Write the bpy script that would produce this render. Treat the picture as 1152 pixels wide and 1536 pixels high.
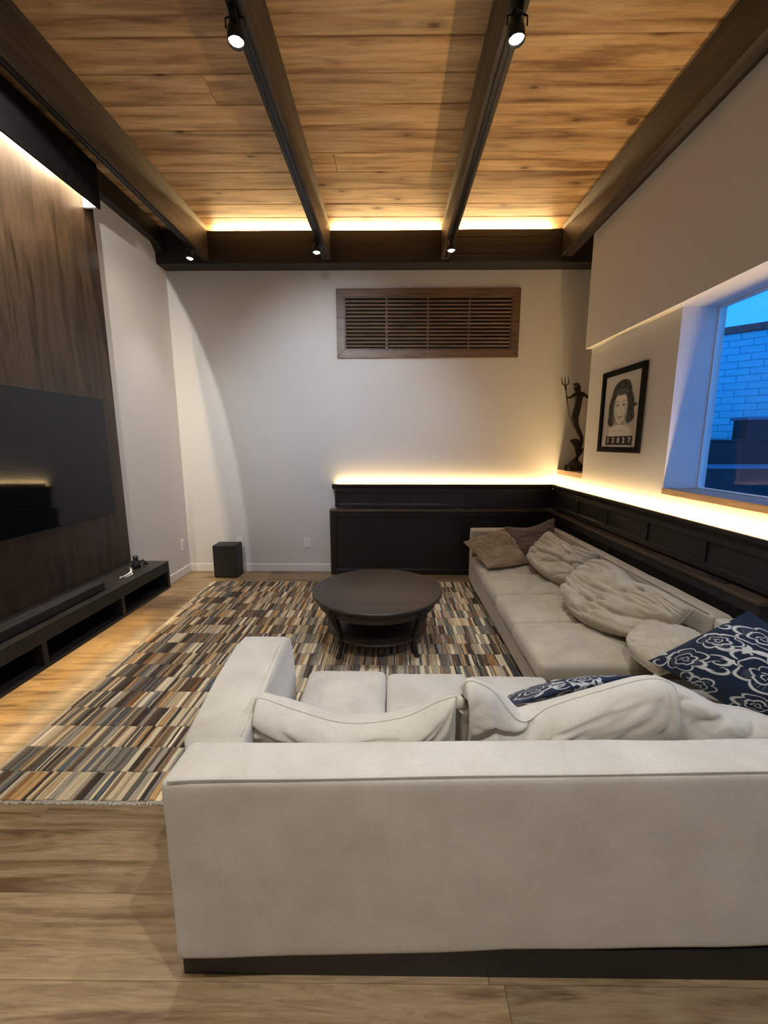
import bpy, bmesh, math, random
import numpy as np
from mathutils import Vector, Matrix, noise
R = math.radians
random.seed(7)
for o in list(bpy.data.objects): bpy.data.objects.remove(o)
SC = bpy.context.scene
COL = SC.collection

# ------------------------------------------------------------------ camera
cam_data = bpy.data.cameras.new('camera')
cam = bpy.data.objects.new('camera', cam_data); COL.objects.link(cam)
cam.location = (0, 0, 1.5)
cam.rotation_euler = (R(90 - 9.6), 0, R(0.5))
cam_data.sensor_fit = 'VERTICAL'; cam_data.sensor_height = 36
cam_data.lens = 615 / 1536 * 36
cam_data.shift_x = -6.6 / 1536
cam_data.clip_start = 0.03
SC.camera = cam

# ------------------------------------------------------------------ world, exposure, lights
SC.view_settings.view_transform = 'Standard'; SC.view_settings.look = 'None'
SC.view_settings.gamma = 1; SC.view_settings.use_curve_mapping = False
SC.view_settings.exposure = 0.12
world = bpy.data.worlds.new('dusk_sky'); SC.world = world; world.use_nodes = True
bg = world.node_tree.nodes['Background']
bg.inputs[0].default_value = (0.032, 0.36, 1.22, 1); bg.inputs[1].default_value = 1.35

SPOT_W = 60.0
LED_W = 1.0
WARM = (1.0, 0.66, 0.30); NEUTRAL = (1.0, 0.94, 0.86); COOL = (0.84, 0.91, 1.0)

def area_strip(name, a, b, normal, power, width=0.012, color=WARM, spread=160):
    a = Vector(a); b = Vector(b); d = b - a
    L = bpy.data.lights.new(name, 'AREA'); L.shape = 'RECTANGLE'
    L.size = d.length; L.size_y = width; L.energy = power; L.color = color; L.spread = R(spread)
    o = bpy.data.objects.new(name, L); COL.objects.link(o)
    x = d.normalized(); z = -Vector(normal).normalized(); y = z.cross(x)
    o.matrix_world = Matrix.Translation((a + b) / 2) @ Matrix((x, y, z)).transposed().to_4x4()
    return o

def spot(name, loc, target, power, cone=80, blend=0.5, color=NEUTRAL, radius=0.03):
    L = bpy.data.lights.new(name, 'SPOT'); L.energy = power; L.color = color
    L.spot_size = R(cone); L.spot_blend = blend; L.shadow_soft_size = radius
    o = bpy.data.objects.new(name, L); COL.objects.link(o)
    o.location = loc
    o.rotation_euler = (Vector(target) - Vector(loc)).to_track_quat('-Z', 'Y').to_euler()
    return o

def area(name, loc, target, sx, sy, power, color=NEUTRAL):
    L = bpy.data.lights.new(name, 'AREA'); L.shape = 'RECTANGLE'; L.size = sx; L.size_y = sy
    L.energy = power; L.color = color
    o = bpy.data.objects.new(name, L); COL.objects.link(o); o.location = loc
    o.rotation_euler = (Vector(target) - Vector(loc)).to_track_quat('-Z', 'Y').to_euler()
    return o

# LED strips of the room: ceiling cove, wainscot ledge, screen wall, under the console
area_strip('cove_light', (-1.82, 4.60, 3.598), (-0.70, 4.60, 3.598), (0, -0.75, 0.6), 24 * LED_W)
area_strip('cove_light', (-0.61, 4.60, 3.598), (0.48, 4.60, 3.598), (0, -0.75, 0.6), 24 * LED_W)
area_strip('cove_light', (0.57, 4.60, 3.598), (1.60, 4.60, 3.598), (0, -0.75, 0.6), 24 * LED_W)
area_strip('ledge_light', (-0.62, 4.635, 1.03), (1.84, 4.635, 1.03), (0, 0.05, 1), 10 * LED_W)
area_strip('ledge_light', (1.845, 4.62, 1.03), (1.845, 0.0, 1.03), (-0.05, 0, 1), 26 * LED_W)
area_strip('screen_wall_light', (-2.27, 3.42, 3.47), (-2.27, 0.6, 3.47), (-0.6, 0, -1), 90 * LED_W, color=(1, .8, .55))
area_strip('console_light', (-2.17, 3.45, 0.195), (-2.17, 0.9, 0.195), (0, 0, -1), 5 * LED_W, color=(1, .72, .36))
# unseen panel for the open room's downlights behind the camera, then wall spots
area('room_downlight', (-0.2, -2.6, 3.5), (-0.2, -2.4, 0), 2.6, 1.2, 17, (1, .88, .72))
spot('corner_spot', (-1.915, 2.07, 3.2), (-4.3986, 3.1725, 1.9287), 100, 120, 0.03, (1, .96, .9), 0.02)
spot('wall_spot', (-0.662, 2.25, 3.2), (-0.58, 4.66, 1.75), 150, 70, 1.0, (.82, .89, 1.0), 0.03)

spot('left_wall_fill', (0.534, 2.25, 3.2), (-2.384, 4.0, 1.5), 95, 52, 1.0, (1, .97, .9), 0.03)  # added fill that brightens the left wall, no fixture of its own

# ------------------------------------------------------------------ helpers
def link(o, parent=None):
    COL.objects.link(o)
    if parent is not None: o.parent = parent
    return o

def thing(name, label, cat, loc=(0, 0, 0), group=None):
    o = bpy.data.objects.new(name, None); COL.objects.link(o); o.location = loc
    o.empty_display_size = 0.1
    o['label'] = label; o['category'] = cat
    if group: o['group'] = group
    return o

def tag(o, label=None, cat=None, group=None, kind=None):
    if label: o['label'] = label
    if cat: o['category'] = cat
    if group: o['group'] = group
    if kind: o['kind'] = kind
    return o

def mesh_obj(name, verts, faces, mat, parent=None, smooth=False):
    me = bpy.data.meshes.new(name); me.from_pydata([tuple(v) for v in verts], [], [tuple(f) for f in faces])
    me.update()
    if mat: me.materials.append(mat)
    if smooth:
        for p in me.polygons: p.use_smooth = True
    o = bpy.data.objects.new(name, me); link(o)
    setpar(o, parent); return o

def setpar(o, parent):
    if parent is not None:
        o.parent = parent
        o.matrix_parent_inverse = Matrix.Translation(-tot(parent))
def tot(p):
    t = Vector(p.location)
    if p.parent is not None and p.matrix_parent_inverse == Matrix(): t += tot(p.parent)
    return t

def from_bm(name, bm, mat, parent=None, smooth=False):
    bmesh.ops.recalc_face_normals(bm, faces=bm.faces)
    me = bpy.data.meshes.new(name); bm.to_mesh(me); bm.free()
    if mat: me.materials.append(mat)
    if smooth:
        for p in me.polygons: p.use_smooth = True
    o = bpy.data.objects.new(name, me); link(o); setpar(o, parent); return o

def bm_box(bm, x0, y0, z0, x1, y1, z1, bev=0.0, seg=2):
    vs = [bm.verts.new((x, y, z)) for z in (z0, z1) for y in (y0, y1) for x in (x0, x1)]
    F = [(0, 2, 3, 1), (4, 5, 7, 6), (0, 1, 5, 4), (2, 6, 7, 3), (0, 4, 6, 2), (1, 3, 7, 5)]
    fs = [bm.faces.new([vs[i] for i in f]) for f in F]
    if bev > 0:
        es = list({e for f in fs for e in f.edges})
        bmesh.ops.bevel(bm, geom=es, offset=bev, segments=seg, profile=0.5, affect='EDGES')

def box(name, x0, y0, z0, x1, y1, z1, mat, parent=None, bev=0.0, seg=2, smooth=False):
    bm = bmesh.new(); bm_box(bm, x0, y0, z0, x1, y1, z1, bev, seg)
    return from_bm(name, bm, mat, parent, smooth)

def boxes(name, lst, mat, parent=None, bev=0.0):
    bm = bmesh.new()
    for b in lst: bm_box(bm, *b, bev=bev, seg=1)
    return from_bm(name, bm, mat, parent)

def prism(name, pts, axis, a, b, mat, parent=None, bev=0.0, seg=2, smooth=False):
    """polygon pts in the two other axes, extruded along axis from a to b"""
    def mk(p, t):
        if axis == 'X': return (t, p[0], p[1])
        if axis == 'Y': return (p[0], t, p[1])
        return (p[0], p[1], t)
    bm = bmesh.new()
    v0 = [bm.verts.new(mk(p, a)) for p in pts]; v1 = [bm.verts.new(mk(p, b)) for p in pts]
    bm.faces.new(v0); bm.faces.new(v1[::-1])
    n = len(pts)
    for i in range(n): bm.faces.new([v0[i], v1[i], v1[(i + 1) % n], v0[(i + 1) % n]])
    if bev: bmesh.ops.bevel(bm, geom=list(bm.edges), offset=bev, segments=seg, profile=0.5, affect='EDGES')
    return from_bm(name, bm, mat, parent, smooth)

def lathe(name, prof, mat, parent=None, center=(0, 0, 0), n=64, smooth=True):
    vs = []; fs = []
    m = len(prof)
    for i in range(n):
        a = 2 * math.pi * i / n
        for r, z in prof: vs.append((center[0] + r * math.cos(a), center[1] + r * math.sin(a), center[2] + z))
    for i in range(n):
        for j in range(m - 1):
            fs.append((i * m + j, ((i + 1) % n) * m + j, ((i + 1) % n) * m + j + 1, i * m + j + 1))
    bm = bmesh.new(); bv = [bm.verts.new(v) for v in vs]
    for f in fs:
        try: bm.faces.new([bv[k] for k in f])
        except ValueError: pass
    bmesh.ops.remove_doubles(bm, verts=bm.verts, dist=1e-5)
    o = from_bm(name, bm, mat, parent)
    for p in o.data.polygons: p.use_smooth = smooth
    return o

def tube(name, pts, rad, mat, parent=None, n=8, closed=False, smooth=True):
    P = [Vector(p) for p in pts]; N = len(P)
    rads = rad if isinstance(rad, (list, tuple)) else [rad] * N
    vs = []; fs = []
    ref = Vector((0, 0, 1)); pn = None
    for i in range(N):
        a = P[(i - 1) % N] if (closed or i > 0) else P[i]
        b = P[(i + 1) % N] if (closed or i < N - 1) else P[i]
        t = (b - a).normalized()
        if pn is None:
            u = t.orthogonal().normalized()
        else:
            u = (pn - t * pn.dot(t))
            u = u.normalized() if u.length > 1e-6 else t.orthogonal().normalized()
        pn = u; v = t.cross(u)
        for k in range(n):
            an = 2 * math.pi * k / n
            vs.append(P[i] + (u * math.cos(an) + v * math.sin(an)) * rads[i])
    M = N if closed else N - 1
    for i in range(M):
        j = (i + 1) % N
        for k in range(n):
            fs.append((i * n + k, i * n + (k + 1) % n, j * n + (k + 1) % n, j * n + k))
    if not closed:
        fs.append(tuple(range(n))[::-1]); fs.append(tuple(range((N - 1) * n, N * n)))
    return mesh_obj(name, vs, fs, mat, parent, smooth)

# ------------------------------------------------------------------ materials
def new_mat(name):
    m = bpy.data.materials.new(name); m.use_nodes = True
    nt = m.node_tree; b = nt.nodes['Principled BSDF']
    return m, nt, b
def N(nt, typ, **kw):
    n = nt.nodes.new(typ)
    for k, v in kw.items(): setattr(n, k, v)
    return n
def L(nt, a, b): nt.links.new(a, b)
def ramp(nt, fac, stops, interp='LINEAR'):
    r = N(nt, 'ShaderNodeValToRGB'); r.color_ramp.interpolation = interp
    el = r.color_ramp.elements
    while len(el) < len(stops): el.new(0.5)
    for e, (p, c) in zip(el, stops):
        e.position = p; e.color = (*c, 1) if len(c) == 3 else c
    L(nt, fac, r.inputs[0]); return r
def coords(nt, scale=(1, 1, 1), rnd=0.0, kind='Object', rot=(0, 0, 0)):
    tc = N(nt, 'ShaderNodeTexCoord'); mp = N(nt, 'ShaderNodeMapping')
    mp.inputs['Scale'].default_value = scale; mp.inputs['Rotation'].default_value = rot
    L(nt, tc.outputs[kind], mp.inputs[0])
    if rnd:
        oi = N(nt, 'ShaderNodeObjectInfo'); mul = N(nt, 'ShaderNodeMath', operation='MULTIPLY')
        L(nt, oi.outputs['Random'], mul.inputs[0]); mul.inputs[1].default_value = rnd
        cb = N(nt, 'ShaderNodeCombineXYZ')
        for i in range(3): L(nt, mul.outputs[0], cb.inputs[i])
        L(nt, cb.outputs[0], mp.inputs['Location'])
    return mp.outputs[0]
def noise_t(nt, vec, scale, detail=4, rough=0.5, dist=0.0):
    n = N(nt, 'ShaderNodeTexNoise'); n.inputs['Scale'].default_value = scale
    n.inputs['Detail'].default_value = detail; n.inputs['Roughness'].default_value = rough
    n.inputs['Distortion'].default_value = dist
    if vec is not None: L(nt, vec, n.inputs['Vector'])
    return n.outputs['Fac']
def mix(nt, fac, a, b, mode='MIX'):
    m = N(nt, 'ShaderNodeMix', data_type='RGBA', blend_type=mode)
    for s, v in ((m.inputs[0], fac), (m.inputs[6], a), (m.inputs[7], b)):
        if hasattr(v, 'is_linked') or hasattr(v, 'links'): L(nt, v, s)
        elif isinstance(v, (int, float)): s.default_value = v
        else: s.default_value = (*v, 1) if len(v) == 3 else v
    return m.outputs[2]
def bump(nt, b, h, strength=0.2, dist=0.002):
    bp = N(nt, 'ShaderNodeBump'); bp.inputs['Strength'].default_value = strength
    bp.inputs['Distance'].default_value = dist
    L(nt, h, bp.inputs['Height']); L(nt, bp.outputs[0], b.inputs['Normal'])

def simple(name, col, rough=0.5, metal=0.0, var=0.06, nscale=30, bstr=0.05, spec=None):
    m, nt, b = new_mat(name)
    v = coords(nt); f = noise_t(nt, v, nscale, 5)
    c0 = tuple(max(0, c * (1 - var)) for c in col); c1 = tuple(min(1, c * (1 + var)) for c in col)
    r = ramp(nt, f, [(0.3, c0), (0.7, c1)])
    L(nt, r.outputs[0], b.inputs['Base Color'])
    b.inputs['Roughness'].default_value = rough; b.inputs['Metallic'].default_value = metal
    if spec is not None: b.inputs['Specular IOR Level'].default_value = spec
    if bstr: bump(nt, b, f, bstr, 0.001)
    return m
def emis(name, col, strength):
    m, nt, b = new_mat(name)
    b.inputs['Base Color'].default_value = (*col, 1)
    b.inputs['Emission Color'].default_value = (*col, 1); b.inputs['Emission Strength'].default_value = strength
    return m

M = {}
M['wall'] = simple('wall_paint', (0.66, 0.645, 0.62), 0.75, var=0.012, nscale=60, bstr=0.06)
M['white_trim'] = simple('white_trim_paint', (0.78, 0.77, 0.74), 0.4, var=0.02)
M['black_paint'] = simple('black_stained_wood', (0.010, 0.009, 0.008), 0.42, var=0.3, nscale=12)
M['black_matte'] = simple('matte_black_board', (0.006, 0.0055, 0.005), 0.8, var=0.2, spec=0.15)
M['black_plastic'] = simple('black_plastic', (0.012, 0.012, 0.013), 0.45, var=0.15)
M['black_metal'] = simple('black_metal', (0.015, 0.015, 0.017), 0.35, metal=0.4, var=0.15)
M['console'] = simple('console_black_oak', (0.020, 0.0175, 0.0155), 0.38, var=0.35, nscale=14)
M['plastic_white'] = simple('white_plastic', (0.8, 0.79, 0.77), 0.35, var=0.02)
M['bronze'] = simple('dark_bronze', (0.035, 0.026, 0.020), 0.42, metal=0.7, var=0.45, nscale=25, bstr=0.3)
M['speaker'] = simple('speaker_vinyl', (0.010, 0.010, 0.011), 0.55, var=0.2)
M['concrete'] = simple('outdoor_concrete', (0.62, 0.63, 0.64), 0.9, var=0.1)
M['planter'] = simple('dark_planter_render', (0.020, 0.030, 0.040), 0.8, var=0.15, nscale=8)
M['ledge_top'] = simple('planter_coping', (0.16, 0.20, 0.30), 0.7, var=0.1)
M['brick'] = simple('white_brick_dusk_tint', (0.40, 0.80, 0.90), 0.8, var=0.05, nscale=9, bstr=0.5)  # white brick with the dusk sky's blue light put into its colour
M['mortar'] = simple('mortar_dusk_tint', (0.30, 0.66, 0.78), 0.9, var=0.08)  # same blue dusk light tinted into the mortar
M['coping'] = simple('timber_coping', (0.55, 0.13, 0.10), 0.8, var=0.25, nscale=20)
M['led'] = emis('led_strip_glow', (1.0, 0.70, 0.34), 14)
M['lens'] = emis('lamp_lens_glow', (1.0, 0.93, 0.82), 30)

def wood(name, c_dark, c_mid, c_light, axis='X', rough=0.45, rnd=37.0, knots=True, gs=1.0, contrast=1.0, plankvar=0.25, knotcol=(0.06, 0.025, 0.01), knotscale=2.2, kthr=0.055, dist=1.3, bands=None):
    m, nt, b = new_mat(name)
    sc = {'X': (0.55, 6, 6), 'Y': (6, 0.55, 6), 'Z': (6, 6, 0.55)}[axis]
    sc2 = {'X': (1.6, 60, 60), 'Y': (60, 1.6, 60), 'Z': (60, 60, 1.6)}[axis]
    ks = {'X': (0.75, 1.6, 1.6), 'Y': (1.6, 0.75, 1.6), 'Z': (1.6, 1.6, 0.75)}[axis]
    v = coords(nt, tuple(s * gs for s in sc), rnd); v2 = coords(nt, tuple(s * gs for s in sc2), rnd)
    f1 = noise_t(nt, v, 1.7, 5, 0.55, dist); f2 = noise_t(nt, v2, 1.0, 6, 0.65, 0.2)
    v5 = coords(nt, tuple(s * gs * 2.2 for s in sc), rnd); f3 = noise_t(nt, v5, 2.3, 8, 0.7, dist * 1.5)
    r1 = ramp(nt, f1, [(0.33, c_dark), (0.44, c_mid), (0.58, c_light), (0.70, c_mid), (0.80, c_dark)])
    r2 = ramp(nt, f2, [(0.3, (0.80,) * 3), (0.7, (1.08,) * 3)])
    c = mix(nt, 0.9 * contrast, r1.outputs[0], r2.outputs[0], 'MULTIPLY')
    r3 = ramp(nt, f3, [(0.36, (0.66,) * 3), (0.52, (1.0,) * 3), (0.70, (1.10,) * 3)])
    c = mix(nt, 0.85 * contrast, c, r3.outputs[0], 'MULTIPLY')
    oi = N(nt, 'ShaderNodeObjectInfo')
    rv = ramp(nt, oi.outputs['Random'], [(0.0, (1 - plankvar,) * 3), (1.0, (1 + plankvar * 0.35,) * 3)])
    c = mix(nt, 1.0, c, rv.outputs[0], 'MULTIPLY')
    if knots:
        v3 = coords(nt, ks, rnd)
        vo = N(nt, 'ShaderNodeTexVoronoi', voronoi_dimensions='2D'); vo.inputs['Scale'].default_value = knotscale
        L(nt, v3, vo.inputs['Vector'])
        sx_ = N(nt, 'ShaderNodeSeparateColor'); L(nt, vo.outputs['Color'], sx_.inputs[0])
        kd = N(nt, 'ShaderNodeMath', operation='MULTIPLY_ADD'); L(nt, sx_.outputs[0], kd.inputs[0]); kd.inputs[1].default_value = kthr * 1.25
        L(nt, vo.outputs['Distance'], kd.inputs[2])
        kn = N(nt, 'ShaderNodeMath', operation='MULTIPLY_ADD'); L(nt, f3, kn.inputs[0]); kn.inputs[1].default_value = kthr * 0.55
        L(nt, kd.outputs[0], kn.inputs[2])
        kr = ramp(nt, kn.outputs[0], [(0.0, (1,) * 3), (kthr * 0.95, (0.85,) * 3), (kthr * 1.25, (0.30,) * 3), (kthr * 2.6, (0,) * 3)])
        c = mix(nt, kr.outputs[0], c, knotcol)
    L(nt, c, b.inputs['Base Color'])
    b.inputs['Roughness'].default_value = rough
    bump(nt, b, f2, 0.12, 0.001)
    return m
M['pine'] = wood('ceiling_pine', (0.26, 0.12, 0.045), (0.59, 0.36, 0.165), (0.76, 0.52, 0.275), 'X', 0.5, plankvar=0.22, dist=0.35, gs=1.0, knotscale=2.6, kthr=0.11, knotcol=(0.10,0.04,0.015))
M['oak'] = wood('floor_oak', (0.15, 0.084, 0.038), (0.29, 0.186, 0.090), (0.38, 0.262, 0.138), 'X', 0.36, gs=0.9, dist=2.4, plankvar=0.30, knotcol=(0.09, 0.05, 0.028), knotscale=1.3, kthr=0.05)
M['beam'] = wood('dark_stained_beam', (0.018, 0.013, 0.010), (0.031, 0.023, 0.018), (0.070, 0.052, 0.038), 'Y', 0.55, gs=1.2, knotcol=(0.012, 0.008, 0.006))
M['beamx'] = wood('dark_stained_cross_beam', (0.009, 0.0075, 0.0065), (0.014, 0.011, 0.0095), (0.020, 0.016, 0.0135), 'X', 0.55, knots=False)
M['panel'] = wood('walnut_wall_panel', (0.020, 0.012, 0.008), (0.038, 0.024, 0.015), (0.060, 0.039, 0.025), 'Z', 0.32, gs=1.0, knots=False)
M['grille'] = wood('grille_walnut', (0.10, 0.058, 0.032), (0.155, 0.096, 0.056), (0.20, 0.13, 0.078), 'X', 0.45, gs=1.5, knots=False, plankvar=0.12)
M['ledge'] = wood('ledge_walnut', (0.055, 0.034, 0.022), (0.085, 0.054, 0.035), (0.12, 0.078, 0.050), 'Y', 0.30, gs=1.5, knots=False)
M['ledgex'] = wood('ledge_walnut_across', (0.055, 0.034, 0.022), (0.085, 0.054, 0.035), (0.12, 0.078, 0.050), 'X', 0.30, gs=1.5, knots=False)
M['sill'] = wood('oak_sill', (0.32, 0.19, 0.10), (0.42, 0.27, 0.15), (0.50, 0.34, 0.20), 'Y', 0.4, gs=1.5, knots=False)
M['table'] = wood('table_espresso', (0.022, 0.013, 0.008), (0.034, 0.021, 0.013), (0.048, 0.031, 0.019), 'X', 0.42, gs=0.8, knots=False, plankvar=0)
M['table_dark'] = simple('table_leg_espresso', (0.012, 0.008, 0.006), 0.35, var=0.3)

def fabric(name, c0, c1, rough=0.95, weave=260, mott=5.0, sheen=0.35, patch=None):
    m, nt, b = new_mat(name)
    v = coords(nt); f = noise_t(nt, v, mott, 6, 0.65, 0.4); w = noise_t(nt, v, weave, 2)
    r = ramp(nt, f, [(0.32, c0), (0.68, c1)])
    rw = ramp(nt, w, [(0.3, (0.93,) * 3), (0.7, (1.05,) * 3)])
    c = mix(nt, 1.0, r.outputs[0], rw.outputs[0], 'MULTIPLY')
    L(nt, c, b.inputs['Base Color']); b.inputs['Roughness'].default_value = rough
    b.inputs['Specular IOR Level'].default_value = 0.15
    b.inputs['Sheen Weight'].default_value = sheen; b.inputs['Sheen Roughness'].default_value = 0.5
    bump(nt, b, w, 0.25, 0.0006)
    return m
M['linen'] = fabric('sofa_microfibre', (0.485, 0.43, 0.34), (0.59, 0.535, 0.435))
M['linen_tan'] = fabric('sofa_microfibre_tan', (0.36, 0.295, 0.195), (0.46, 0.385, 0.27))  # darker, tanner tone of the sofa fabric
M['tan'] = fabric('tan_velvet', (0.19, 0.125, 0.060), (0.27, 0.185, 0.10))
M['taupe'] = fabric('taupe_velvet', (0.115, 0.075, 0.050), (0.155, 0.105, 0.072))
M['pipe_dark'] = fabric('dark_piping', (0.10, 0.075, 0.055), (0.13, 0.10, 0.075))

def attr_mat(name, rough, sheen=0.0, bstr=0.3, spec=0.3, nscale=300):
    m, nt, b = new_mat(name)
    a = N(nt, 'ShaderNodeVertexColor'); a.layer_name = 'Col'
    v = coords(nt); w = noise_t(nt, v, nscale, 3)
    rw = ramp(nt, w, [(0.3, (0.80,) * 3), (0.7, (1.12,) * 3)])
    c = mix(nt, 1.0, a.outputs[0], rw.outputs[0], 'MULTIPLY')
    L(nt, c, b.inputs['Base Color']); b.inputs['Roughness'].default_value = rough
    b.inputs['Sheen Weight'].default_value = sheen; b.inputs['Specular IOR Level'].default_value = spec
    if bstr: bump(nt, b, w, bstr, 0.001)
    return m
M['rug'] = attr_mat('rug_wool', 0.95, 0.2, 0.6, 0.1)
M['floral'] = attr_mat('floral_print_cotton', 0.9, 0.1, 0.15, 0.15, 400)
M['print'] = attr_mat('photo_print', 0.6, 0, 0.0, 0.2, 500)

# screen glass (glossy black) and window glass
m, nt, b = new_mat('screen_glass'); M['screen'] = m
v = coords(nt); f = noise_t(nt, v, 3, 2)
r = ramp(nt, f, [(0.3, (0.004, 0.0045, 0.005)), (0.7, (0.005, 0.0055, 0.006))]); L(nt, r.outputs[0], b.inputs['Base Color'])
b.inputs['Roughness'].default_value = 0.05; b.inputs['Specular IOR Level'].default_value = 0.5
m, nt, b = new_mat('window_glass'); M['glass'] = m
out = nt.nodes['Material Output']
tr = N(nt, 'ShaderNodeBsdfTransparent'); tr.inputs[0].default_value = (0.97, 0.985, 0.98, 1)
gl = N(nt, 'ShaderNodeBsdfGlossy'); gl.inputs['Roughness'].default_value = 0.01
fr = N(nt, 'ShaderNodeFresnel'); fr.inputs[0].default_value = 1.45
mul = N(nt, 'ShaderNodeMath', operation='MULTIPLY'); L(nt, fr.outputs[0], mul.inputs[0]); mul.inputs[1].default_value = 0.03
ms = N(nt, 'ShaderNodeMixShader'); L(nt, mul.outputs[0], ms.inputs[0]); L(nt, tr.outputs[0], ms.inputs[1]); L(nt, gl.outputs[0], ms.inputs[2])
L(nt, ms.outputs[0], out.inputs[0])

# ------------------------------------------------------------------ room shell
XL, XR, YB, YF, ZC = -2.384, 1.867, 4.66, -4.2, 3.62
def struct(o): o['kind'] = 'structure'; return o

fl = struct(box('floor', XL - .3, YF - .2, -0.2, 2.5, YB + .2, -0.014, M['mortar']))
# floor boards, each its own piece
for i in range(-16, 17):
    y0 = 0.916 + 0.227 * i
    if y0 > YB - 0.01 or y0 + .227 < YF: continue
    y1 = min(y0 + 0.2262, YB)
    x = XL - random.uniform(0.1, 1.4)
    if i == 2: x = -1.9 - 1.2
    while x < XR:
        ln = random.uniform(1.5, 2.1); x2 = min(x + ln, 2.0)
        a = max(x, XL)
        if x2 - a > 0.05:
            bm = bmesh.new(); cx = (a + x2) / 2; cy = (y0 + y1) / 2
            bm_box(bm, a - cx, y0 - cy, -0.014, x2 - cx - 0.0008, y1 - cy, 0, bev=0.0008, seg=1)
            o = from_bm('plank', bm, M['oak']); o.location = (cx, cy, 0); o.parent = fl
        x = x2 + 0.0003

ce = struct(box('ceiling', XL - .3, YF - .2, ZC + 0.02, 2.5, YB + .2, ZC + 0.25, M['black_paint']))
for i in range(-32, 9):
    y0 = 2.779 + 0.2205 * (i); y1 = y0 + 0.2170
    if y0 > YB - .02: continue
    y1 = min(y1, YB)
    cuts = [XL, 2.3] if i % 3 else [XL, random.uniform(-1.4, 1.4), 2.3]
    for a, c in zip(cuts[:-1], cuts[1:]):
        bm = bmesh.new(); cx = (a + c) / 2; cy = (y0 + y1) / 2
        bm_box(bm, a - cx, y0 - cy, 0, c - cx - .001, y1 - cy, 0.02, bev=0.005, seg=1)
        o = from_bm('plank', bm, M['pine']); o.location = (cx, cy, ZC); o.parent = ce

wl = struct(box('wall_left', XL - .2, YF, 0, XL, YB + .2, ZC + .2, M['wall']))
wb = struct(box('wall_back', XL, YB, 0, 2.5, YB + .2, ZC + .2, M['wall']))
struct(box('wall_front', XL, YF - .2, 0, 2.5, YF, ZC + .2, M['wall']))
wr = struct(boxes('wall_right', [
    (XR, YF, 0, 2.15, YB, 1.149),                 # below the sill
    (XR, YF, 1.149, 2.15, 0.3, 2.36),             # pier nearer than the window
    (XR, 2.83, 1.149, 2.15, 4.045, 2.36),         # pier between window and niche
    (2.15, 4.045, 0.9, 2.40, 4.10, 3.60),         # niche side
    (2.35, 4.045, 0.9, 2.45, YB, ZC + .2),        # niche back
    (2.15, 4.10, 0.9, 2.35, YB, 1.149),
    (1.80, YF, 2.36, 2.15, 4.035, ZC + .1),       # upper wall face, standing slightly proud
    (2.15, 4.0, 2.0, 2.40, 4.045, ZC + .1),
], M['wall']))
# baseboards
def base_board(name, lst):
    return struct(boxes(name, lst, M['white_trim'], bev=0.003))
base_board('baseboard_back', [(XL, YB - .014, 0, -0.70, YB, 0.092)])
base_board('baseboard_left', [(XL, YF, 0, XL + .014, YB - .014, 0.092)])

# window in the right wall
w1 = bpy.data.objects.new('window_1', None); COL.objects.link(w1); w1.location = (2.1, 1.5, 1.149); w1['kind'] = 'structure'
boxes('window_frame', [(2.095, 2.822, 1.193, 2.125, 2.83, 2.36), (2.095, 0.3, 2.353, 2.125, 2.822, 2.36),
                       (2.095, 0.3, 1.193, 2.125, 2.822, 1.200), (2.095, 0.3, 1.200, 2.125, 0.308, 2.353)], M['white_trim'], w1, bev=0.001)
box('pane', 2.105, 0.308, 1.200, 2.111, 2.822, 2.353, M['glass'], w1)
box('window_sill', XR - 0.006, 0.3, 1.149, 2.085, 2.835, 1.193, M['sill'], w1, bev=0.003)
ns = struct(box('trim_1', XR - 0.004, 4.045, 1.149, 2.35, YB, 1.205, M['sill'], bev=0.003))

# ------------------------------------------------------------------ outside the window
d = Vector((-0.74, 0.67, 0)).normalized(); nrm = Vector((-0.67, -0.74, 0)).normalized()
P0 = Vector((3.85, 4.65, 0))
bw = thing('brick_wall', 'white-painted brick garden wall seen through the window under the evening sky', 'wall', (3.85, 4.65, 0))
rotz = math.atan2(d.y, d.x)
def wall_box(name, s0, s1, z0, z1, t0, t1, mat, parent, bev=0):
    """s along the wall, t out of it"""
    bm = bmesh.new(); bm_box(bm, s0, t0, z0, s1, t1, z1, bev, 1)
    o = from_bm(name, bm, mat); o.rotation_euler = (0, 0, rotz); o.parent = parent; return o
# local +Y of that frame points to -nrm or nrm
yl = Vector((-math.sin(rotz), math.cos(rotz), 0)); sg = 1 if yl.dot(nrm) > 0 else -1
def tt(a, c): return (min(a * sg, c * sg), max(a * sg, c * sg))
t0, t1 = tt(-0.2, -0.006)
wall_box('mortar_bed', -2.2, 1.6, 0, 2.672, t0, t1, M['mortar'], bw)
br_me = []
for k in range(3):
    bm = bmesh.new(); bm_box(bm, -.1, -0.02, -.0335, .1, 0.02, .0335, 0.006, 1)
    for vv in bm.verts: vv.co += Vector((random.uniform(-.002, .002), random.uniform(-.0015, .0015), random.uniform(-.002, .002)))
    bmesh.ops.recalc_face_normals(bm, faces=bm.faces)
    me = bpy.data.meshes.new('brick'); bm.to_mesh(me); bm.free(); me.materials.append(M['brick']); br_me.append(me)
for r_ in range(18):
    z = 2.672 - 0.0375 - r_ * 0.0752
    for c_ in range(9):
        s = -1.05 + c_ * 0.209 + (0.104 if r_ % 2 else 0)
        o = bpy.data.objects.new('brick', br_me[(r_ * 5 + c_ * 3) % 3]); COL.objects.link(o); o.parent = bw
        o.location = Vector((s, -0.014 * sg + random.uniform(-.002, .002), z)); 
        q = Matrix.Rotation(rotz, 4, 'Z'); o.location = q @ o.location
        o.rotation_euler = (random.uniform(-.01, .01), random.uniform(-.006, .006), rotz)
t0, t1 = tt(-0.22, 0.03)
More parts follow.
